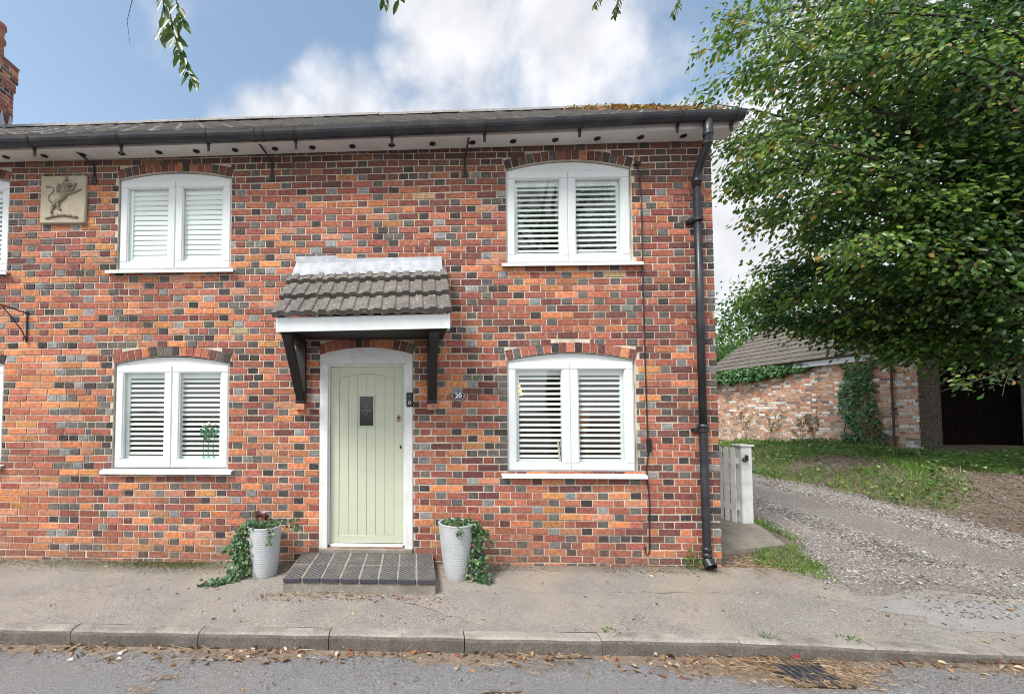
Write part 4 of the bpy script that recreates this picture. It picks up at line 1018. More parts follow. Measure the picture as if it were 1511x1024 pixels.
# red-brown heuchera in the left pot
n = 26; a = rng.uniform(0, 6.28, n)
lobed('red_foliage', np.stack([-1.585+.03*np.cos(a), -.30+.03*np.sin(a), .55+rng.random(n)*.05], 1), np.stack([np.cos(a)*.8, np.sin(a)*.5, rng.uniform(.2, 1.2, n)], 1), np.stack([-np.cos(a)*.5, -1+0*a, np.full(n, .6)], 1), rng.uniform(.04, .075, n), pick(n, [(.13, .035, .035), (.20, .06, .05), (.09, .03, .03)], [2, 1, 1]), MT['ivy'], pL)
ivy('ivy_foliage', pR, [
    ([(.48, -.38, .53), (.58, -.40, .50), (.62, -.40, .36), (.60, -.42, .20), (.57, -.44, .05)], 1.5, .042),
    ([(.50, -.32, .53), (.62, -.32, .50), (.68, -.30, .34), (.64, -.33, .18)], 1.0, .04),
    ([(.62, -.38, .30), (.66, -.42, .14), (.63, -.45, .04), (.72, -.48, .01)], .6, .035),
    ([(.45, -.45, .545), (.42, -.52, .52), (.43, -.535, .47)], .12, .02), ([(.60, -.30, .46), (.72, -.20, .42), (.76, -.18, .36)], .12, .02)],
    [(.44, -.34, .525, .14, .06, 120), (.54, -.37, .50, .09, .07, 70)], 200)

# things behind the lower windows ------------------------------------------
for i, (x, hgt, lb) in enumerate(((-2.392, .385, 'leftmost of three slim glass vases, one white rose, in lower left window'), (-2.335, .40, 'middle of three slim glass vases, white rose, in lower left window'), (-2.275, .395, 'rightmost of three slim glass vases, white rose, in lower left window'))):
    t = empty('bud_vase', (x, .092, 1.115), lb, 'vase', 'slim vases of white roses behind the lower left window')
    m_ = MB(); m_.lathe([(.0, 0), (.0115, .0), (.012, .02), (.009, .09), (.008, .17), (.010, .19)], x, .067, 1.115, 14); m_.build('glass_vase', MT['vaseglass'], t, smooth=True)
    m_ = MB(); m_.tube([(x, .067, 1.14), (x+.004, .067, 1.3), (x+.006*(i-1), .067, 1.115+hgt)], .003, 5); m_.build('stem', MT['stem'], t)
    n = 16; a = rng.uniform(0, 6.28, n); zz = 1.115+hgt-.03-rng.random(n)*.12
    leaves('rose_leaves', np.stack([np.full(n, x)+.012*np.cos(a), .066+.003*np.sin(a), zz], 1), np.stack([np.cos(a), np.sin(a)*.04, rng.uniform(-.7, .4, n)], 1), np.stack([0*a, -1+0*a, .1+0*a], 1), rng.uniform(.03, .045, n), pick(n, [(.02, .13, .07), (.03, .2, .10)], [1, 1]), MT['ivy'], t)
    m_ = MB(); cz = 1.115+hgt
    for k in range(3): m_.lathe([(0, -.018), (.008+.003*k, -.012), (.014+.001*k, .004), (.010+.002*k, .020-.004*k), (.005, .014)], x+.006*(i-1)+.002*k, .070, cz, 10)
    m_.build('rose_bloom', MT['rose'], t, smooth=True)
for k, (x, lean, m_n, lb) in enumerate(((1.588, -.10, 'paper', 'cream magazine, leftmost of the three leaning in the lower right window'), (1.612, -.05, 'paper2', 'grey magazine, middle of the three leaning in the lower right window'), (1.640, .02, 'tealpaper', 'teal magazine, rightmost of the three leaning in the lower right window'))):
    m_ = MB(); h_ = .23+.015*k; m_.prism([(x, 1.105), (x+.014, 1.105), (x+.014+lean*h_*4*.25, 1.105+h_), (x+lean*h_*4*.25, 1.105+h_+.004)], .058, .078)
    o = m_.build('magazine', MT[m_n]); tag(o, lb, 'magazine', 'magazines leaning behind the lower right window')
t = empty('table_lamp', (1.45, 1.5, .75), 'lit orange lamp glowing inside the room behind the lower right window', 'lamp')
m_ = MB(); m_.lathe([(0, 0), (.09, 0), (.09, .02), (.03, .04), (.02, .3), (.06, .5), (.02, .9), (.015, 1.2)], 1.40, 1.5, .72, 16); m_.build('lamp_stand', MT['brass'], t, smooth=True)
m_ = MB(); m_.lathe([(.15, .0), (.09, .22)], 1.40, 1.5, 1.88, 20); m_.build('lamp_shade', MT['lampglow'], t, smooth=True)
m_ = MB(); m_.box(1.1, 2.1, 1.2, 1.8, .66, .72); m_.box(1.15, 1.2, 1.25, 1.3, .12, .66); m_.box(2.0, 2.05, 1.25, 1.3, .12, .66); m_.box(1.15, 1.2, 1.7, 1.75, .12, .66); m_.box(2.0, 2.05, 1.7, 1.75, .12, .66)
tag(m_.build('side_table', MT['darkdoor']), 'dark table inside the room behind the lower right window', 'table')
t = empty('wall_picture', (2.1, .75, 1.95), 'blue picture with white curved lines seen through the lower right window', 'picture')
m_ = MB(); m_.box(1.86, 2.42, .74, .76, 1.86, 2.06); m_.build('print', MT['bluecloth'], t)
m_ = MB(); m_.tube([(2.20, .737, 1.90), (2.14, .737, 1.96), (2.26, .737, 2.0), (2.40, .737, 2.03)], .006, 4); m_.tube([(2.14, .737, 1.96), (2.24, .737, 1.92), (2.40, .737, 1.90)], .006, 4); m_.build('white_line', MT['enamelwhite'], t)
m_ = MB(); m_.prism([(1.98, 1.60), (2.12, 1.78), (2.14, 1.58), (2.10, 1.40), (2.05, 1.36)], .60, .64); m_.tube([(2.1, .62, .125), (2.1, .62, 1.45)], .008, 6)
tag(m_.build('orange_flag', MT['lampglow'] if False else mat('orange_cloth', (.75, .25, .05), .8)), 'orange cloth pennant inside the room behind the lower right window', 'pennant')

# ================================================================== side gate
gt = empty('picket_gate', (4.6, 1.5, .08), 'weathered white picket gate standing ajar beside the right corner of the house', 'gate')
m_ = MB(); m_.box(4.525, 4.675, 1.43, 1.57, .02, 1.165, bev=.008); m_.box(4.500, 4.700, 1.405, 1.595, 1.166, 1.190, bev=.008); m_.build('post', MT['yellowstone'], gt)
m_ = MB(); ang = R(62); ox, oy = 4.50, 1.47
def gp(s, d): return (ox-s*math.cos(ang)-d*math.sin(ang), oy+s*math.sin(ang)-d*math.cos(ang))
def gbox(s0, s1, d0, d1, z0, z1, peak=0):
    c = [gp(s0, d0), gp(s1, d0), gp(s1, d1), gp(s0, d1)]
    vs = [(x, y, z0) for x, y in c]+[(x, y, z1) for x, y in c]; fs = [(0, 1, 2, 3), (0, 4, 5, 1), (1, 5, 6, 2), (2, 6, 7, 3), (3, 7, 4, 0)]
    if peak:
        p = gp((s0+s1)/2, d0); q = gp((s0+s1)/2, d1); vs += [(*p, z1+peak), (*q, z1+peak)]; fs += [(4, 8, 5), (7, 6, 9), (4, 7, 9, 8), (5, 8, 9, 6)]
    else: fs.append((4, 7, 6, 5))
    m_.add(vs, fs)
for k in range(12): m_ = MB(); gbox(.02+k*.084, .02+k*.084+.060, .0, .020, .085, 1.13, .022); m_.build('picket', MT['yellowstone'], gt)
for z in (.28, .92): m_ = MB(); gbox(.0, 1.02, -.035, -.002, z, z+.075); m_.build('rail', MT['yellowstone'], gt)
m_ = MB(); m_.tube([(4.56+.028*math.cos(t*math.pi/6), 1.405, .985+.028*math.sin(t*math.pi/6)) for t in range(13)], .007, 6); m_.box(4.57, 4.60, 1.395, 1.419, .97, 1.05); m_.tube([(4.585, 1.40, .985), (4.50, 1.39, .98)], .006, 6)
m_.build('latch', MT['iron'], gt)

# ================================================================== garage
ga = empty('brick_garage', (11.6, 5.65, .6), 'low brick outbuilding with tiled roof and dark boarded doors beyond the drive', 'garage')
GX0, GX1, GY0, GY1 = 11.6, 16.6, 5.62, 12.75
GRP = [(.68, .40, .27), (.66, .32, .18), (.56, .28, .18), (.86, .82, .77), (.70, .52, .40), (.26, .18, .15), (.84, .76, .68), (.34, .25, .21)]  # side wall bricks paled, sunlight on that wall put into their colour
def gcol(x, z, k):
    c = random.choices(GRP, [4, 4, 3, 2.6 if k == 'H' else 1.0, 3, 1.1, 1.3, 2])[0]; q = random.uniform(.85, 1.2); w = .25*max(0, min(1, (1.9-z)/1.2)); return tuple(a*q*(1-w)+b*w for a, b in zip(c, (.50, .45, .38)))
mb = MB()
brickwork(mb, -GY1, -GY0, .2, 3.14, (), xf=lambda s, z, d: (GX0+d, -s, z), colf=gcol, seed=31)
wallskin(mb, -GY1, -GY0, -.2, 3.14, [], .007, .22, lambda s, z, d: (GX0+d, -s, z))
for a, b in ((GX0, 12.10), (16.1, GX1)):
    brickwork(mb, a+.001, b, .2, 3.24, (), xf=lambda s, z, d: (s, GY0+d, z), colf=lambda x, z, k: tuple(q*.8 for q in random.choice([(.085, .075, .04), (.10, .07, .045), (.07, .065, .035)])), seed=33)  # pier bricks and joints coloured dark to stand for shade on the front
    mb.box(a+.008, b-.004, GY0+.008, GY0+.34, -.2, 3.24, 2)
mb.box(GX0+.23, GX1, GY1-.23, GY1-.01, -.2, 3.14, 1); mb.box(GX1-.23, GX1-.01, GY0+.35, GY1-.24, -.2, 3.14, 1)
mb.build('wall', [MT['brick'], MT['mortar'], MT['clad']], ga, col=True)
m_ = MB()
for i in range(28):
    a = 12.1+i*4.0/28; m_.box(a+.003, a+4/28-.003, 7.42, 7.45, .5, 3.24, bev=.004)
m_.box(11.83, 16.3, 7.451, 7.49, .5, 3.5)
for z in (.78, 1.85, 2.95): m_.box(12.12, 16.08, 7.38, 7.42, z, z+.12)
m_.build('door', MT['darkdoor'], ga)
GRZ = 3.14+.70*2.5+.1
m_ = MB(); m_.prism([(GX0+.02, 3.245), (GX1-.02, 3.245), (GX1-.02, 3.26), (14.1, GRZ-.05), (GX0+.02, 3.26)], GY0+.10, GY0+.20)
for i in range(14): m_.box(GX0+.1+i*.01, GX1-.1-i*.01, GY0+.07, GY0+.10, 3.25+i*.0, 3.26)
m_.build('gable', MT['clad'], ga)
m_ = MB(); m_.box(GX0+.03, GX1-.03, GY0+.02, GY0+.34, 3.241, 3.32); m_.build('lintel', MT['soffit'], ga)
def tiledx(mb, y0, y1, p0, p1, courses, th=.03, seed=1):
    rnd = random.Random(seed); dx, dz = p1[0]-p0[0], p1[1]-p0[1]; l = math.hypot(dx, dz); nx_, nz_ = -dz/l, dx/l
    if nz_ < 0: nx_, nz_ = -nx_, -nz_
    n = int((y1-y0)/.33); ys = [y0+(y1-y0)*i/n for i in range(n+1)]
    for c in range(courses):
        a, b = c/courses, min((c+1)/courses+.03, 1)
        for i in range(n):
            j = rnd.uniform(-.005, .006); sh = 0
            ya, yb = ys[i]+.004, ys[i+1]-.002
            P = lambda t, o, y: (p0[0]+dx*t+nx_*o, y, p0[1]+dz*t+nz_*o)
            mb.add([P(a, 0, ya), P(a, 0, yb), P(a, th+j, ya), P(a, th+j, yb), P(b, j*.3, ya), P(b, j*.3, yb)], [(0, 1, 3, 2), (2, 3, 5, 4), (0, 2, 4), (1, 5, 3)])
m_ = MB(); tiledx(m_, GY0-.25, GY1+.1, (GX0-.17, 3.10), (14.1, GRZ), 11); tiledx(m_, GY0-.25, GY1+.1, (GX1+.17, 3.10), (14.1, GRZ), 11)
for s in (-1, 1):
    xe = 14.1+s*2.66; m_.add([(xe, GY0-.24, 3.08), (xe, GY1+.09, 3.08), (14.1, GY1+.09, GRZ-.03), (14.1, GY0-.24, GRZ-.03)], [(0, 1, 2, 3)])
groof = m_.build('roof', mat('garage_roof_tile', (.125, .105, .09), .95, var=.3, vscale=6, bump=.5, bscale=80, stain=(.19, .165, .13), stain_scale=2, stain_amt=.6, speck=(.2, .22, .08), speck_scale=20, speck_amt=.06), ga)
m_ = MB(); m_.box(GX0-.135, GX0-.115, GY0-.24, GY1, 2.93, 3.12); m_.box(GX0-.114, GX0+.0, GY0-.2, GY1, 3.0, 3.03); m_.build('fascia', MT['upvc'], ga)
m_ = MB()
for s in (-1, 1):
    xe = 14.1+s*2.66; m_.add([(xe, GY0-.262, 2.98), (xe, GY0-.24, 2.98), (xe, GY0-.24, 3.12), (xe, GY0-.262, 3.12), (14.1, GY0-.262, GRZ-.16), (14.1, GY0-.24, GRZ-.16), (14.1, GY0-.24, GRZ), (14.1, GY0-.262, GRZ)], [(0, 1, 2, 3), (0, 3, 7, 4), (1, 5, 6, 2), (0, 4, 5, 1), (3, 2, 6, 7)])
m_.build('bargeboard', MT['soffit'], ga)
m_ = MB(); m_.box(11.84, 16.3, 5.98, 7.45, 3.26, 3.30); m_.build('bay_ceiling', MT['darkdoor'], ga)
m_ = MB(); m_.box(11.83, 16.3, 5.97, 7.45, .50, .60); m_.build('bay_floor', MT['darkdoor'], ga)
m_ = MB(); m_.xprism([(-.0, 0)]*3, 0, 0) if False else None
pr = [(GX0-.185+.045*math.cos(math.pi+math.pi*k/8), 3.135+.045*math.sin(math.pi+math.pi*k/8)) for k in range(9)]
m_.prism(pr, GY0-.24, GY1+.05); g2 = m_.build('gutter', MT['browngutter'], ga)
m_ = MB(); m_.tube([(GX0-.19, 6.12, 3.05), (GX0-.17, 6.12, 2.95), (GX0-.05, 6.12, 2.80), (GX0-.045, 6.12, .8), (GX0-.09, 6.12, .74)], .024, 10)
for z in (2.6, 1.7, 1.0): m_.box(GX0-.085, GX0-.001, 6.07, 6.17, z, z+.03)
m_.build('downpipe', MT['browngutter'], ga)
# climbing ivy on the garage wall
def wallivy(name, label, n, f, sz, stems):
    t = empty(name, (GX0-.03, stems[0][0][1], stems[0][0][2]), label, 'ivy'); m_ = MB()
    for s in stems: m_.tube(s, [.016-.010*i/(len(s)-1) for i in range(len(s))], 5)
    m_.build('stem', MT['bark'], t)
    Y, Z, O = f(n); P = np.stack([GX0-.02-O, Y, Z], 1); k = len(P)
    D = np.stack([-.5+rng.normal(size=k)*.3, rng.normal(size=k), -1+rng.normal(size=k)*.5], 1); U = np.stack([-1+rng.normal(size=k)*.3, rng.normal(size=k)*.5, .6+rng.normal(size=k)*.4], 1)
    cl = pick(k, [(.03, .09, .03), (.06, .15, .045), (.11, .23, .07), (.17, .28, .10)], [2, 4, 3, 1.5])
    lobed('foliage', P, D, U, rng.uniform(sz*.6, sz*1.3, k), cl, MT['ivy'], t)
def f1(n):
    Z = .65+rng.random(n)**1.1*2.25; w = .30+.28*np.sin((Z-.6)*1.3)+.12*vnoise(Z, Z, 3)+.25*(Z < 1.1); w = np.where(Z > 2.4, .35+.3*(Z-2.4), w); u = rng.uniform(-1, 1, n)
    return 7.0+u*w*.85+.25*vnoise(Z, Z*.7, 1.7), Z, rng.random(n)*.16*(1-abs(u)*.5)
wallivy('wall_ivy', 'dark ivy climbing up the end of the brick garage wall', 1500, f1, .070, [[(GX0-.03, 7.0, .6), (GX0-.03, 7.1, 1.4), (GX0-.03, 6.95, 2.2), (GX0-.03, 7.0, 2.8)], [(GX0-.03, 7.2, .6), (GX0-.03, 7.35, 1.1), (GX0-.03, 7.2, 1.8)]])
def f2(n):
    Y = rng.uniform(8.0, 12.9, n); k = smoothstep((Y-8)/2.5); Z = 3.08-rng.random(n)*(.15+.33*k+.12*vnoise(Y, Y, 3)); return Y, Z+.06*k, rng.random(n)*(.08+.22*k)
wallivy('eaves_ivy', 'ivy hanging in a band under the eaves of the brick garage', 2300, f2, .095, [[(GX0-.03, 12.6, .5), (GX0-.03, 12.5, 1.8), (GX0-.03, 12.0, 2.9), (GX0-.05, 10, 3.0), (GX0-.05, 8.3, 3.02)]])

# dry weeds by the garage wall
WP = [(10.9, 11.4), (11.1, 10.2), (11.2, 9.3), (11.25, 8.3), (11.0, 7.6), (11.25, 6.3)]
WL = ['seedy dry weed by the far end of the garage wall', 'tall dry weed with seed heads, second from the far end of the garage wall', 'upright dry weed at the middle of the garage wall', 'leaning dry stalks left of the wall ivy', 'thin leaning stalk at the foot of the wall ivy', 'short weed beside the garage downpipe']
for (x, y), lb in zip(WP, WL):
    z0 = float(H(x, y)); t = empty('dry_weed', (x, y, z0), lb, 'weed', 'dry weeds along the garage wall'); m_ = MB(); tips = []
    for k in range(7):
        a = random.uniform(0, 6.28); h_ = random.uniform(.5, 1.15)*(1.15 if y > 9 else .8); l_ = random.uniform(.05, .35); p = [(x, y, z0)]
        for i in range(1, 5): p.append((x+math.cos(a)*l_*(i/4)**1.5, y+math.sin(a)*l_*(i/4)**1.5, z0+h_*i/4))
        m_.tube(p, [.006, .005, .004, .003, .002], 4); tips.append(p)
    m_.build('stalks', mat('dry_stalk', (.26, .19, .10), .9) if 'dry_stalk' not in bpy.data.materials else bpy.data.materials['dry_stalk'], t)
    P = []; 
    for p in tips:
        for _ in range(34):
            i = random.choice((2, 3, 3, 3)); q = Vector(p[i]).lerp(Vector(p[i+1 if i < 4 else 4]), random.random()); P.append(tuple(q+Vector((random.gauss(0, .02), random.gauss(0, .02), 0))))
    n = len(P); leaves('seed_heads', P, rng.normal(size=(n, 3))+[0, 0, .8], rng.normal(size=(n, 3)), rng.uniform(.03, .06, n), pick(n, [(.20, .15, .07), (.12, .13, .05), (.28, .22, .12)], [2, 1, 1]), MT['litter'], t)['kind'] = 'stuff'

# ================================================================== trees
LEAFC = [(.028, .070, .024), (.052, .112, .034), (.088, .165, .042), (.16, .25, .05), (.27, .30, .06), (.32, .19, .05)]
trk = np.array([11.15, 2.6])
beech = empty('beech_tree', (11.15, 2.6, .45), 'large green broadleaf tree overhanging the drive on the right', 'tree')
m_ = MB()
z0 = .35
m_.tube([(11.15, 2.6, z0-.3), (11.13, 2.6, z0+.25), (11.1, 2.62, 1.6), (11.2, 2.7, 3.2), (11.15, 2.6, 5.0), (11.3, 2.5, 7.5), (11.2, 2.6, 10.5)], [.52, .38, .32, .29, .24, .16, .05], 14)
def at(px, py, Y): d = Y+4.78; return np.array([(px-612)/640*d, Y, 1.67+(605-py)/640*d])
TIPS = [(1062, 15, 3.0), (1048, 70, 3.4), (1100, -40, 3), (1036, 150, 3.4), (1080, 110, 2.6), (1150, 40, 2), (1120, 185, 3), (1062, 225, 4.2), (1060, 285, 4.2), (1110, 250, 3), (1130, 325, 3.6),
        (1200, 100, 2), (1200, 200, 2.5), (1175, 345, 3.2), (1240, 280, 2.5), (1068, 440, 6.6), (1085, 475, 6.2), (1100, 405, 6.0), (1140, 470, 5.4), (1160, 400, 5), (1195, 460, 4.6), (1250, 500, 4.2), (1280, 400, 3),
        (1300, 520, 3.6), (1335, 530, 3.3), (1330, 460, 3), (1400, 460, 3), (1380, 380, 2.5), (1450, 420, 3.2), (1500, 450, 3.6), (1300, 60, 2), (1400, 100, 1.8), (1480, 60, 2.4), (1400, 220, 2.3), (1480, 300, 3),
        (1330, 300, 2.4),  (1160, 0, 4), (1180, 150, 4.4), (1230, 20, 3.2), (1270, 330, 4.4), (1350, 150, 3.6), (1200, 420, 3.6), (1120, 120, 4.4), (1240, 240, 4.6), (1400, 20, 4), (1450, 160, 4.5),
        (1430, 330, 4.4), (1360, 420, 4.2), (1290, 470, 4.4), (1480, 400, 4.8), (1130, 210, 2.1), (1090, 45, 2.2), (1225, 370, 2.2), (1460, 480, 2.6), (1085, 180, 4.6), (1500, 200, 2.0), (1500, -60, 2.2), (1300, -60, 3.0), (1105, 310, 4.8),
        (1440, 395, 4.6), (1500, 380, 4.2), (1470, 440, 4.4), (1400, 430, 4.0), (1350, 380, 4.2), (1420, 470, 3.6), (1130, 425, 5.2), (1170, 440, 4.2), (1220, 455, 3.8), (1100, 450, 5.6), (1370, 490, 4.6), (1080, 250, 3.6), (1095, 215, 3.6), (1070, 190, 3.8), (1160, 270, 2.8), (1190, 300, 4.0), (1150, 370, 4.4), (1130, 395, 4.8), (1280, 200, 3.0), (1310, 240, 2.4), (1230, 160, 3.6), (1100, 90, 3.4), (1140, 130, 2.8), (1180, 60, 3.4),
        (1440, 10, 2.4), (1500, 110, 3.0), (1380, 60, 3.2), (1460, 230, 2.2), (1350, 0, 2.6), (1420, 130, 3.6), (1500, 20, 4.0), (1300, 110, 4.4), (1250, -20, 2.2), (1490, 330, 2.4), (1430, 280, 3.2), (1350, 220, 4.4),
        (1105, 475, 5.2), (1150, 480, 4.8), (1300, 520, 3.7)]
PB, DB, UB, LB, SB = [], [], [], [], []
def bough(base, tip, r0, nspray, rad, per, mb, leafl, droop=.5, start=.22, out=None, dark=0):
    base = np.array(base, float); tip = np.array(tip, float); L_ = np.linalg.norm(tip-base); side = rng.normal(size=3)*.06*L_
    pts = []
    for i in range(9):
        t = i/8; p = base*(1-t)+tip*t+side*math.sin(math.pi*t); p[2] += droop*L_*.16*math.sin(math.pi*t); pts.append(p)
    mb.tube([tuple(p) for p in pts], [max(.004, r0*(1-.95*(i/8)**.8)) for i in range(9)], 6)
    dirb = tip-base; dirb[2] *= .3; dirb /= np.linalg.norm(dirb)
    for s in range(nspray):
        t = start+(1-start)*(random.random()**.8); q = t*8; i = min(int(q), 7); p = pts[i]*(1-(q-i))+pts[i+1]*(q-i)
        a = random.choice((-1, 1))*random.uniform(.3, 1.35); ca, sa = math.cos(a), math.sin(a)
        dd = np.array([dirb[0]*ca-dirb[1]*sa, dirb[0]*sa+dirb[1]*ca, random.uniform(-.55, .12)]); l = rad*random.uniform(.55, 1.25)*(1.15-.5*t)
        e = p+dd*l
        mb.tube([tuple(p), tuple((p+e)/2+np.array([0, 0, .04])), tuple(e)], [.006, .004, .002], 3, cap=False)
        n = int(per*random.uniform(.7, 1.3)); u = rng.random(n)**.75; sd = np.cross(dd, [0, 0, 1]); sd /= np.linalg.norm(sd)
        w = rng.normal(size=n)*.20*l/.45
        P = p+dd*l*u[:, None]+sd*w[:, None]+rng.normal(size=(n, 3))*[.06, .06, .11]; P[:, 2] -= .25*u*u*l*.5
        D = dd*.9+sd*(np.sign(w)*rng.uniform(.4, 1.2, n))[:, None]+rng.normal(size=(n, 3))*.3; D[:, 2] -= .75
        U = rng.normal(size=(n, 3))*.75+[-.1, -.35, .8]
        PB.append(P); DB.append(D); UB.append(U); LB.append(rng.uniform(.7, 1.25, n)*leafl)
        SB.append(np.full(n, random.random()*(1-.35*dark)))
for px, py, Y in TIPS:
    if py > 360 and px > 1320 and Y > 2.25: py -= 85
    tp = at(px, py, Y); hz = .45+min(max((tp[2]-1.2)*.62, 1.6 if px < 1290 else 3.0), 7.0)
    bough((trk[0]+random.uniform(-.1, .05), trk[1]+random.uniform(-.1, .1), hz), tp, .022+.006*np.linalg.norm(tp-[trk[0], trk[1], hz]), 27, .62, 27, m_, .095, droop=.6)
for px, py, Y in ((1358, 578, 2.6), (1400, 560, 3.0), (1440, 585, 2.4)):
    bough((10.9, 2.6, 2.6), at(px, py, Y), .030, 6, .36, 11, m_, .080, droop=.3, start=.30)
# the rest of the crown, above and beyond the picture, carries the same boughs
for k in range(7):
    a = random.uniform(-.9, 2.9); r = random.uniform(3, 5.5); zt = random.uniform(4.5, 10.5); tp = (trk[0]+r*math.cos(a)*(1.2-zt/14), trk[1]+r*math.sin(a)*(1.2-zt/14), zt)
    if tp[0] < 10.0 and tp[1] < 1.0: continue
    bough((11.2, 2.6, zt*.72), tp, .07, 18, .7, 26, m_, .085, droop=.5)
for k in range(22):
    a = random.uniform(-1.5, 1.1); r = random.uniform(2, 4.6); zt = random.uniform(4.5, 11.5)
    bough((11.25, 2.6, zt*.74), (trk[0]+r*math.cos(a)*(1.25-zt/16), trk[1]+r*math.sin(a)*(1.25-zt/16), zt), .07, 20, .75, 26, m_, .095, droop=.5)
for k in range(9):
    a = random.uniform(0, 6.28); r = random.uniform(.4, 1.8)
    bough((11.25, 2.6, 8.2+k*.2), (trk[0]+r*math.cos(a), trk[1]+r*math.sin(a), random.uniform(10, 12.2)), .05, 16, .7, 24, m_, .095, droop=.3)
for k in range(4):
    a = random.uniform(2.2, 4.4); zt = random.uniform(9.0, 11.0); r = random.uniform(2, 5)
    bough((11.2, 2.6, zt*.78), (trk[0]+r*math.cos(a), trk[1]+r*math.sin(a)*.8+1.0, zt), .06, 18, .7, 26, m_, .085, droop=.5)
m_.build('trunk', MT['bark'], beech, smooth=True)
P = np.vstack(PB); D = np.vstack(DB); U = np.vstack(UB); Ln = np.concatenate(LB); sh = np.concatenate(SB); n = len(P)
left = smoothstep((9.5-P[:, 0])/5.0)  # left of the crown coloured lighter, light put into the leaf colours
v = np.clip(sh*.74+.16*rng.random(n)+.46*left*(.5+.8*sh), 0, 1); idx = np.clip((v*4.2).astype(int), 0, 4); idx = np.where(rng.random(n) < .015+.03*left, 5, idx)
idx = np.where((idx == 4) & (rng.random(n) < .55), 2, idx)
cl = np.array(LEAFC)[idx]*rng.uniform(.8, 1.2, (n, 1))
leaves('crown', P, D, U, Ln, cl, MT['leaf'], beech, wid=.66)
print('beech leaves', n)

# overhanging tree across the road: its twigs hang into the top of the view and show in the upper panes
PB, DB, UB, LB, SB = [], [], [], [], []
ot = empty('roadside_tree', (4.6, -9.2, 0), 'leafy twigs of an overhanging tree dangling into the top left of the sky', 'tree')
m_ = MB(); m_.tube([(4.6, -9.2, -.2), (4.6, -9.2, .3), (4.5, -9.1, 2.0), (4.3, -8.9, 4.2), (4.3, -8.8, 6.5), (4.5, -8.8, 8.8)], [.42, .30, .25, .2, .13, .03], 12)
for k in range(30):
    a = random.uniform(0, 6.28); zt = random.uniform(4.6, 9.4); r = random.uniform(1.2, 2.7); tp = (4.3+r*math.cos(a), -8.9+r*math.sin(a), zt)
    bough((4.35, -8.9, zt*.75), tp, .05, 14, .6, 16, m_, .095, droop=.5, start=.35)
BO = [(4.3, -8.9, 4.3), (3.2, -7.2, 5.2), (1.4, -4.6, 5.5), (-.2, -2.8, 5.2), (-1.2, -2.15, 4.92), (-1.75, -2.0, 4.72)]
m_.tube(BO, [.11, .085, .06, .035, .018, .008], 7)
m_.tube([(3.2, -7.2, 5.2), (2.9, -5, 6.0), (2.4, -2.6, 5.9), (1.9, -1.5, 5.45)], [.05, .035, .02, .008], 6)
m_.tube([(-1.75, -2.0, 4.72), (-1.92, -2.0, 4.45), (-1.95, -2.0, 4.31), (-1.925, -2.0, 4.14)], [.004, .003, .002, .001], 4)
TW = [([(-1.70, -2.0, 4.72), (-1.72, -1.98, 4.5), (-1.70, -1.98, 4.34), (-1.72, -1.98, 4.2)], 12, .085), ([(-1.68, -2.0, 4.6), (-1.60, -2.02, 4.42), (-1.56, -2.02, 4.30), (-1.55, -2.02, 4.24)], 12, .085), ([(-1.70, -2.0, 4.72), (-1.655, -2.0, 4.36), (-1.625, -2.0, 4.22), (-1.575, -2.0, 4.07), (-1.52, -2.0, 3.95), (-1.475, -2.0, 3.88)], 30, .092),
      ([(-.35, -2.9, 5.2), (-.24, -2.35, 4.4), (-.20, -2.3, 4.2), (-.17, -2.3, 4.06)], 8, .085), ([(-.2, -2.8, 5.2), (-.10, -2.3, 4.3), (-.09, -2.3, 4.07)], 5, .08),
      ([(1.9, -1.5, 5.45), (1.72, -1.3, 5.15), (1.66, -1.3, 4.98), (1.63, -1.3, 4.88)], 26, .05), ([(1.9, -1.5, 5.45), (2.05, -1.3, 5.15), (2.16, -1.3, 4.98), (2.10, -1.3, 4.88)], 20, .05), ([(1.72, -1.3, 5.15), (1.50, -1.3, 5.02), (1.46, -1.3, 4.96)], 12, .045)]
P, D, U, LL_ = [], [], [], []
for tr, n, l in TW:
    m_.tube(tr, [.006-.005*i/(len(tr)-1) for i in range(len(tr))], 4)
    for k in range(n):
        q = (.25+.75*(k+.5)/n)*(len(tr)-1); i = min(int(q), len(tr)-2); p = Vector(tr[i]).lerp(Vector(tr[i+1]), q-i); s = 1 if k % 2 else -1
        P.append(tuple(p)); D.append((s*random.uniform(.2, .9), random.uniform(-.5, .5), random.uniform(-1.3, -.55))); U.append((random.gauss(0, .5), -1, random.gauss(.2, .4))); LL_.append(l*random.uniform(.75, 1.15))
n = len(P); m_.build('trunk', MT['bark'], ot, smooth=True)
P = np.vstack([np.array(P)]+PB); D = np.vstack([np.array(D)]+DB); U = np.vstack([np.array(U)]+UB); Ln = np.concatenate([np.array(LL_)]+LB)
leaves('crown', P, D, U, Ln, pick(len(P), [(.07, .13, .03), (.10, .16, .04), (.05, .09, .025)], [2, 2, 1]), MT['leaf'], ot, wid=.46, curl=.18)

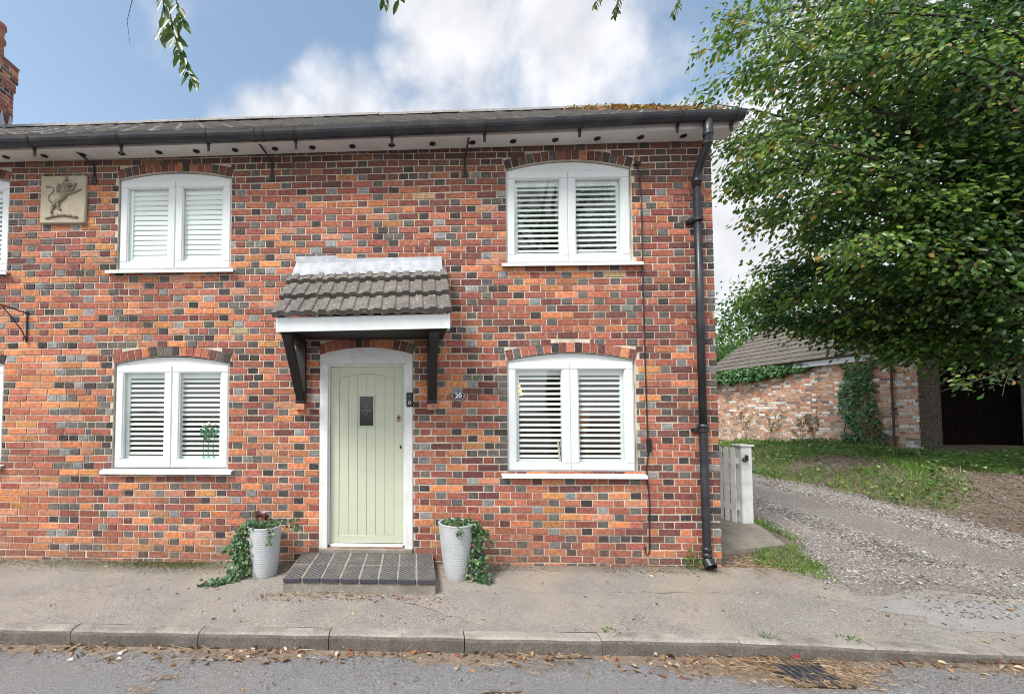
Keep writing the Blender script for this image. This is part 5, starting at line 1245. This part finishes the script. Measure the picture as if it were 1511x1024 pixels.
# trees and hedge beyond the garage
def farcrown(name, lb, cat, x, y, z0, rx, rz, zc, n, lsz, group=None):
    t = empty(name, (x, y, z0), lb, cat, group); m_ = MB(); m_.tube([(x, y, z0-.3), (x+.05, y, z0+.5), (x, y, zc), (x, y, zc+rz*.6)], [.28, .2, .13, .03], 9)
    for k in range(12): a = random.uniform(0, 6.28); m_.tube([(x, y, zc-rz*.4), (x+rx*.7*math.cos(a), y+rx*.7*math.sin(a), zc+rz*random.uniform(-.4, .6))], [.08, .015], 5)
    m_.build('trunk', MT['bark'], t)
    C = rng.normal(size=(70, 3)); C /= np.linalg.norm(C, axis=1, keepdims=True); C *= (.45+.5*rng.random((70, 1))); i = rng.integers(0, 70, n)
    q = C[i]+rng.normal(size=(n, 3))*.17; P = np.array([x, y, zc])+q*[rx, rx, rz]; P = P[P[:, 2] > z0+.1]; k = len(P)
    cl = pick(k, [(.04, .085, .02), (.07, .14, .03), (.11, .19, .05)], [2, 2, 1])
    leaves('crown', P, rng.normal(size=(k, 3))+[0, 0, -.3], rng.normal(size=(k, 3))*.6+[0, -.3, 1], rng.uniform(.7, 1.3, k)*lsz, cl, MT['leaf'], t, wid=.7)
farcrown('tree', 'dense green tree rising behind the far end of the garage roof', 'tree', 16.0, 17.0, .4, 2.6, 2.5, 3.4, 9000, .14)
farcrown('tree', 'dark green tree far behind the ridge of the garage', 'tree', 20.5, 21, .4, 4.0, 4.2, 5.0, 7000, .2)
farcrown('tree', 'bushy tree far right behind the garage', 'tree', 27.5, 20, .4, 5, 5.0, 5.5, 7000, .22)
farcrown('hedge_bush', 'rounded green bush just left of the far end of the garage', 'bush', 12.3, 15.2, .4, 1.3, 1.9, 1.9, 5000, .11)

# ================================================================== ground cover
def scatter(n, x0, x1, y0, y1, f):
    x = rng.uniform(x0, x1, n); y = rng.uniform(y0, y1, n); k = rng.random(n) < f(x, y); return x[k], y[k]
GR = [(.06, .13, .025), (.11, .21, .04), (.18, .30, .06), (.30, .33, .11)]
def bankf(x, y):
    e = lane_r(y); nn = vnoise(x, y, 1.3, 2)
    k = smoothstep((x-e+.15)/.6)*smoothstep((y-1.9-.35*(x-8)+.5*nn)/1.3)*np.clip(.62+.9*nn+.5*vnoise(x, y, 4.1, 7), .03, 1)
    return np.where(x > GX0-.05, k*(y < 5.5), k)
x, y = scatter(110000, 6.6, 13.6, .6, 13, bankf)
blades('grass_bank', np.stack([x, y, H(x, y)-.01], 1), rng.uniform(.03, .15, len(x))*(1+.6*vnoise(x, y, 2.7, 6)), rng.uniform(.006, .013, len(x)), rng.uniform(.3, 1.3, len(x)), pick(len(x), GR, [2, 4, 3, 1]), MT['grass'])
tag(bpy.data.objects['grass_bank'], 'rough grass on the bank between the drive and garage', 'grass', kind='stuff')
def sgf(x, y):
    l = lane_l(y); nn = vnoise(x, y, 2.3, 5); return smoothstep((l+.12-x)/.15)*smoothstep((x-l+.75+.15*nn)/.2)*smoothstep((y+.55)/.5)*np.clip(.8+.5*nn, 0, 1)*(((x > 4.72) | (y < .75) | (y > 1.9)))*((x-3.4) > .9*(y < .4)*np.clip(.4-y, 0, 1))
x, y = scatter(60000, 3.5, 5.2, -.45, 8, sgf)
o = blades('grass_verge', np.stack([x, y, H(x, y)-.005], 1), rng.uniform(.02, .07, len(x)), rng.uniform(.005, .010, len(x)), rng.uniform(.3, 1.2, len(x)), pick(len(x), GR, [2, 4, 2, 1]), MT['grass'])
tag(o, 'strip of short grass between the gate path and gravel drive', 'grass', kind='stuff')
# leafy ground cover on the bank
x, y = scatter(30000, 7.2, 13.4, 1.0, 12.8, lambda x, y: bankf(x, y)*np.clip(vnoise(x, y, 2.1, 9)+.45, 0, 1))
n = len(x); hump = .10*np.clip(vnoise(x, y, 2.1, 9), 0, 1)+.10*rng.random(n)
o = lobed('ground_ivy', np.stack([x, y, H(x, y)+hump], 1), rng.normal(size=(n, 3))*[1, 1, .3], rng.normal(size=(n, 3))*.4+[0, -.2, 1], rng.uniform(.03, .075, n), pick(n, [(.03, .08, .02), (.09, .18, .045), (.18, .28, .07), (.34, .38, .13), (.20, .13, .07)], [2.5, 3, 2.5, 1.6, 1]), MT['ivy'])
tag(o, 'low leafy weeds and ivy spreading over the grassy bank', 'ground cover', kind='stuff')
# stones and dead leaves on the dirt bank
x, y = scatter(26000, 7.0, 13.5, -.6, 5.5, lambda x, y: smoothstep((x-lane_r(y)+.3)/.3)*.6)
o = stones('bank_stones', np.stack([x, y, H(x, y)+.004], 1), rng.uniform(.004, .02, len(x)), pick(len(x), [(.20, .15, .11), (.42, .38, .34), (.09, .07, .05), (.14, .10, .07)], [2, .8, 3, 3]), MT['gravelstone'])
tag(o, 'loose stones scattered on the bare earth of the bank', 'stones', kind='stuff')

DRY = [(.33, .20, .11), (.22, .11, .06), (.44, .34, .22), (.17, .11, .08), (.26, .09, .06), (.55, .48, .38), (.12, .08, .06)]
def litter(name, label, x, y, z, lo, hi, tiltn=.5):
    n = len(x); return tag(leaves(name, np.stack([x, y, z], 1), rng.normal(size=(n, 3))*[1, 1, .25], rng.normal(size=(n, 3))*tiltn+[0, 0, 1], rng.uniform(lo, hi, n), pick(n, DRY, [3, 3, 2, 3, 1.2, .9, 2], .25), MT['litter'], curl=.25, fold=.3), label, 'leaves', kind='stuff')
n = 1900; x = rng.uniform(-7, 5.2, n); dep = rng.random(n)**2.0*(.20+.10*vnoise(x, x, 1.5)+.12*np.exp(-((x-2.4)/.8)**2)); keep = rng.random(n) < np.clip(.55+.6*vnoise(x, x*.3, 2.2, 4), .12, 1)
keep &= ~((x > 2.46) & (x < 2.86) & (dep > .08))
x, dep = x[keep], dep[keep]; y = -1.462-dep; z = -.128-.012*smoothstep((y+1.9)/.5)+.006*vnoise(x, y, .9)+.03*rng.random(len(x))*np.exp(-dep*14)
litter('gutter_leaves', 'dead brown leaves drifted along the kerb in the road gutter', x, y, z, .012, .060)
n = 150; x = rng.uniform(-5, 6.5, n); y = -rng.random(n)*1.3; 
litter('pavement_leaves', 'stray dead leaves dotted over the pavement', x, y, H(x, y)+.010, .015, .045, .2)
n = 420; x = rng.uniform(-6, 3.2, n); y = -.012-rng.random(n)**2*.16; k = (vnoise(x, x, 1.9, 6) > -.1) & ~((x > -1.26) & (x < .22)); x, y = x[k], y[k]
litter('wall_foot_leaves', 'small dead leaves gathered along the foot of the brick wall', x, y, H(x, y)+.010, .012, .04, .4)
n = 220; x = rng.uniform(-1.4, .25, n); y = -.755-rng.random(n)**1.6*.16
litter('step_foot_leaves', 'leaf litter lying in front of the tiled doorstep', x, y, H(x, y)+.008, .010, .035, .4)
n = 500; x = rng.uniform(-7, 6, n); y = -1.5-rng.random(n)*1.1
litter('road_leaves', 'few dead leaves and bits lying on the road', x, y, np.full(n, -.124), .008, .03, .15)
n = 700; x = rng.uniform(3.6, 13, n); y = rng.uniform(-1.2, 6, n)
litter('drive_leaves', 'dead leaves dotted over the gravel drive and bank', x, y, H(x, y)+.015, .02, .05, .3)
# straw: thin dry stalks by the kerb, the drain and the house corner
def straw(n, cx, cy, sx, sy, zf, lo, hi):
    x = cx+rng.normal(size=n)*sx; y = cy+rng.normal(size=n)*sy; a = rng.uniform(0, 6.28, n); l = rng.uniform(lo, hi, n); return x, y, a, l, zf(x, y)
parts = [straw(420, 2.30, -1.58, .22, .05, lambda x, y: -.132+0*x, .02, .07), straw(420, 2.95, -1.66, .12, .06, lambda x, y: -.132+0*x, .02, .07), straw(330, 2.62, -1.76, .22, .035, lambda x, y: -.132+0*x, .02, .07), straw(220, 2.6, -1.52, .25, .022, lambda x, y: -.132+0*x, .02, .06), straw(110, 2.65, -1.64, .14, .05, lambda x, y: -.132+0*x, .02, .09), straw(160, .9, -1.60, .18, .06, lambda x, y: -.132+0*x, .02, .08), straw(120, -1.4, -1.58, .6, .05, lambda x, y: -.132+0*x, .03, .14),
         straw(60, -1.7, -1.85, .08, .02, lambda x, y: -.134+0*x, .01, .05), straw(60, .6, -1.95, .07, .02, lambda x, y: -.134+0*x, .01, .05), straw(260, 3.65, .02, .22, .16, H, .04, .16), straw(120, -1.0, -.80, .25, .04, H, .02, .07), straw(50, -1.75, -1.98, .05, .02, lambda x, y: -.134+0*x, .01, .05),
         straw(40, 0, -1.55, 2.5, .05, lambda x, y: -.130+0*x, .10, .22)]
x, y, a, l, z = [np.concatenate([p[i] for p in parts]) for i in range(5)]; y = np.where((y > -1.47) & (y < -1.3), -1.49, y); y = np.where((x < 3.30) & (y > -.03), -.03, y)
kk = ~((x > 2.50) & (x < 2.82) & (y < -1.56) & (y > -1.75) & (rng.random(len(x)) < .9)); x, y, a, l, z = x[kk], y[kk], a[kk], l[kk], z[kk]
n = len(x); dx = np.stack([np.cos(a)*l, np.sin(a)*l, rng.uniform(-.02, .04, n)*l*6*.3], 1); P0 = np.stack([x, y, z+.008+.018*rng.random(n)], 1); sd = np.stack([-np.sin(a), np.cos(a), 0*a], 1)*.0016
V = np.stack([P0-sd, P0+sd, P0+dx+sd*.5, P0+dx-sd*.5, P0+dx*.5+np.array([0, 0, .004])], 1).reshape(-1, 3); q = np.arange(n)[:, None]*5
F = np.vstack([q+np.array([t]) for t in ((0, 1, 4), (1, 2, 4), (2, 3, 4), (3, 0, 4))])
tag(mesh_obj('straw', V, F, MT['litter'], cols=np.repeat(pick(n, [(.38, .27, .16), (.26, .17, .10), (.50, .40, .28), (.14, .09, .06)], [2, 3, 1, 2]), 5, axis=0)), 'dry straw and bark shreds strewn over the road drain and kerb foot', 'straw', kind='stuff')
# crumbs of grit along the kerb foot and the wall foot
n = 9000; x = rng.uniform(-7, 5.5, n); y = -1.47-rng.random(n)**1.8*.36
n2 = 11000; x2 = rng.uniform(-6, 3.2, n2); y2 = -.012-rng.random(n2)**1.8*(.16+.20*(x2 < -1.2)*np.clip(.6+vnoise(x2, x2, 1.1), 0, 1.4)); k = ~((x2 > -1.24) & (x2 < .2)); x2, y2 = x2[k], y2[k]
X_ = np.concatenate([x, x2]); Y_ = np.concatenate([y, y2]); Z_ = np.concatenate([np.full(n, -.130)-.010*smoothstep((y+1.9)/.5), H(x2, y2)+.006])
tag(stones('grit', np.stack([X_, Y_, Z_], 1), rng.uniform(.002, .006, len(X_)), pick(len(X_), [(.30, .22, .15), (.20, .15, .11), (.40, .33, .26), (.12, .09, .07)], [3, 2, 1, 1]), MT['gravelstone']), 'fine brown grit lying along the kerb and wall foot', 'grit', kind='stuff')
n = 16000; x = rng.uniform(-6, 7, n); y = -rng.random(n)*1.3; k = rng.random(n) < .35+.65*smoothstep((x-3.0)/1.6)*np.clip(.6+vnoise(x, y, 2.5, 3), .1, 1); x, y = x[k], y[k]
tag(stones('pavement_grit', np.stack([x, y, H(x, y)+.004*vnoise(x, y, 3)+.0062], 1), rng.uniform(.0022, .0065, len(x))*np.where((x > 3.6) & (rng.random(len(x)) < .12), 1.9, 1), pick(len(x), [(.36, .33, .29), (.50, .47, .43), (.15, .13, .11), (.27, .23, .18)], [2, 1.3, 2, 2]), MT['gravelstone'], flat=.35), 'loose grit and small stones over the pavement, thickest at the drive mouth', 'grit', kind='stuff')
n = 9000; x = rng.uniform(-6, 6, n); y = -1.5-rng.random(n)**1.2*1.6; k = rng.random(n) < .25+.75*np.clip(vnoise(x, y, 1.8, 8)+.1+.6*smoothstep((x-2.5)/1), 0, 1); x, y = x[k], y[k]
tag(stones('road_grit', np.stack([x, y, np.full(len(x), -.129)-.009*smoothstep((y+1.9)/.5)+.006*vnoise(x, y, .9)], 1), rng.uniform(.002, .006, len(x)), pick(len(x), [(.40, .38, .35), (.30, .23, .16), (.12, .11, .10)], [2, 2, 2]), MT['gravelstone'], flat=.4), 'loose grit sprinkled over the road surface', 'grit', kind='stuff')
# moss along the wall foot
x = np.concatenate([rng.normal(-2.6, .5, 6000), rng.normal(-4, .4, 1500), rng.normal(2.2, .5, 700), rng.normal(.9, .3, 300)]); n = len(x); y = -.03-abs(rng.normal(size=n))*.12; x = np.clip(x, -9, 3.2)
blades('moss', np.stack([x, y, H(x, y)+.002], 1), rng.uniform(.004, .014, n), rng.uniform(.004, .008, n), rng.uniform(.2, 1, n), pick(n, [(.07, .10, .02), (.12, .13, .03)], [1, 1]), MT['grass'])
tag(bpy.data.objects['moss'], 'thin green moss at the foot of the brick wall', 'moss', kind='stuff')
# little weeds
for (cx, cy, r, n, hh, lb) in ((2.93, -.06, .07, 90, .24, 'small leafy weed growing beside the foot of the downpipe'), (2.66, -1.36, .06, 26, .012, 'flat tuft of green weed on the kerb near the drain'), (3.25, -1.34, .06, 22, .012, 'low grass tuft on the kerb right of the drain'), (1.5, -1.33, .05, 14, .010, 'tiny grass tuft in the kerb joint below the right window'),
                               (10.4, 3.9, .45, 420, .34, 'leafy green weed clump on the bank before the garage doors'), (9.0, 5.3, .5, 380, .22, 'low fern-like clump on the bank left of the garage corner'), (11.2, 3.7, .5, 400, .28, 'bushy weed clump at the right side of the bank')):
    a = rng.uniform(0, 6.28, n); q = r*np.sqrt(rng.random(n)); x = cx+q*np.cos(a); y = np.minimum(cy+q*np.sin(a), -.015) if cy < 0 and cy > -.1 else cy+q*np.sin(a); z = H(x, y)+.004+rng.random(n)*hh*(1-(q/r)**2*.7)
    if cy < -1: z = H(x, np.full(n, -1.33))+.006+rng.random(n)*hh
    t = empty('weed', (cx, cy, float(H(cx, cy))), lb, 'weed')
    m_ = MB()
    for k in range(max(3, n//40)): b = random.uniform(0, 6.28); m_.tube([(cx, cy, float(H(cx, cy))), (cx+r*.5*math.cos(b), cy+(r*.5*math.sin(b) if not -.1 < cy < 0 else -abs(r*.3*math.sin(b))), float(H(cx, cy))+hh*.8)], [.003, .0015], 4)
    m_.build('stems', MT['stem'], t)
    leaves('foliage', np.stack([x, y, z], 1), np.stack([np.cos(a), np.sin(a)*(1 if not -.1 < cy < 0 else .2), rng.uniform(-.3, .7, n)], 1), rng.normal(size=(n, 3))*.4+[0, -.3, 1], rng.uniform(.5, 1.2, n)*(.026 if cy < -1 else .035 if cy < 0 else .075), pick(n, [(.05, .12, .03), (.09, .18, .04), (.14, .22, .06)], [1, 2, 1]), MT['leaf'], t, wid=.45)

# road drain
dn = empty('road_drain', (2.66, -1.62, -.13), 'rusty slotted drain grating in the road gutter half buried in straw', 'drain')
m_ = MB(); zt = -.121
frame_ring_y = lambda: None
m_.box(2.46, 2.86, -1.50, -1.478, -.16, zt); m_.box(2.46, 2.86, -1.80, -1.778, -.16, zt); m_.box(2.46, 2.482, -1.7779, -1.5001, -.16, zt); m_.box(2.838, 2.86, -1.7779, -1.5001, -.16, zt); m_.build('frame', MT['iron'], dn)
m_ = MB(); m_.box(2.482, 2.838, -1.778, -1.50, -.144, -.1325); m_.build('sump', MT['soil'], dn)
for k in range(7):
    m_ = MB(); a = 2.50+k*.048; m_.add([(a+dx_, y_, z_) for z_ in (-.132, zt+.002) for (dx_, y_) in ((0, -1.50), (.026, -1.50), (.046, -1.778), (.020, -1.778))], [(0, 3, 2, 1), (4, 5, 6, 7), (0, 1, 5, 4), (1, 2, 6, 5), (2, 3, 7, 6), (3, 0, 4, 7)]); m_.build('bar', MT['bluebrick'], dn)
m_ = MB(); m_.add([(2.72, -1.468, -.12), (2.79, -1.468, -.125), (2.765, -1.475, -.085), (2.72, -1.472, -.12), (2.79, -1.471, -.125), (2.765, -1.478, -.085)], [(0, 1, 2), (3, 5, 4), (0, 2, 5, 3), (1, 4, 5, 2)])
tag(m_.build('plastic_scrap', MT['redplastic']), 'small red plastic scrap propped against the kerb above the drain', 'litter')
m_ = MB(); m_.tube([(.42, -1.935, -.128), (.50, -1.93, -.120), (.60, -1.94, -.118), (.68, -1.91, -.124)], [.004, .006, .005, .003], 5); m_.tube([(.60, -1.94, -.118), (.66, -1.955, -.12)], .003, 4)
tag(m_.build('twig', MT['bark']), 'dark broken twig lying on the road below the right planter', 'twig')
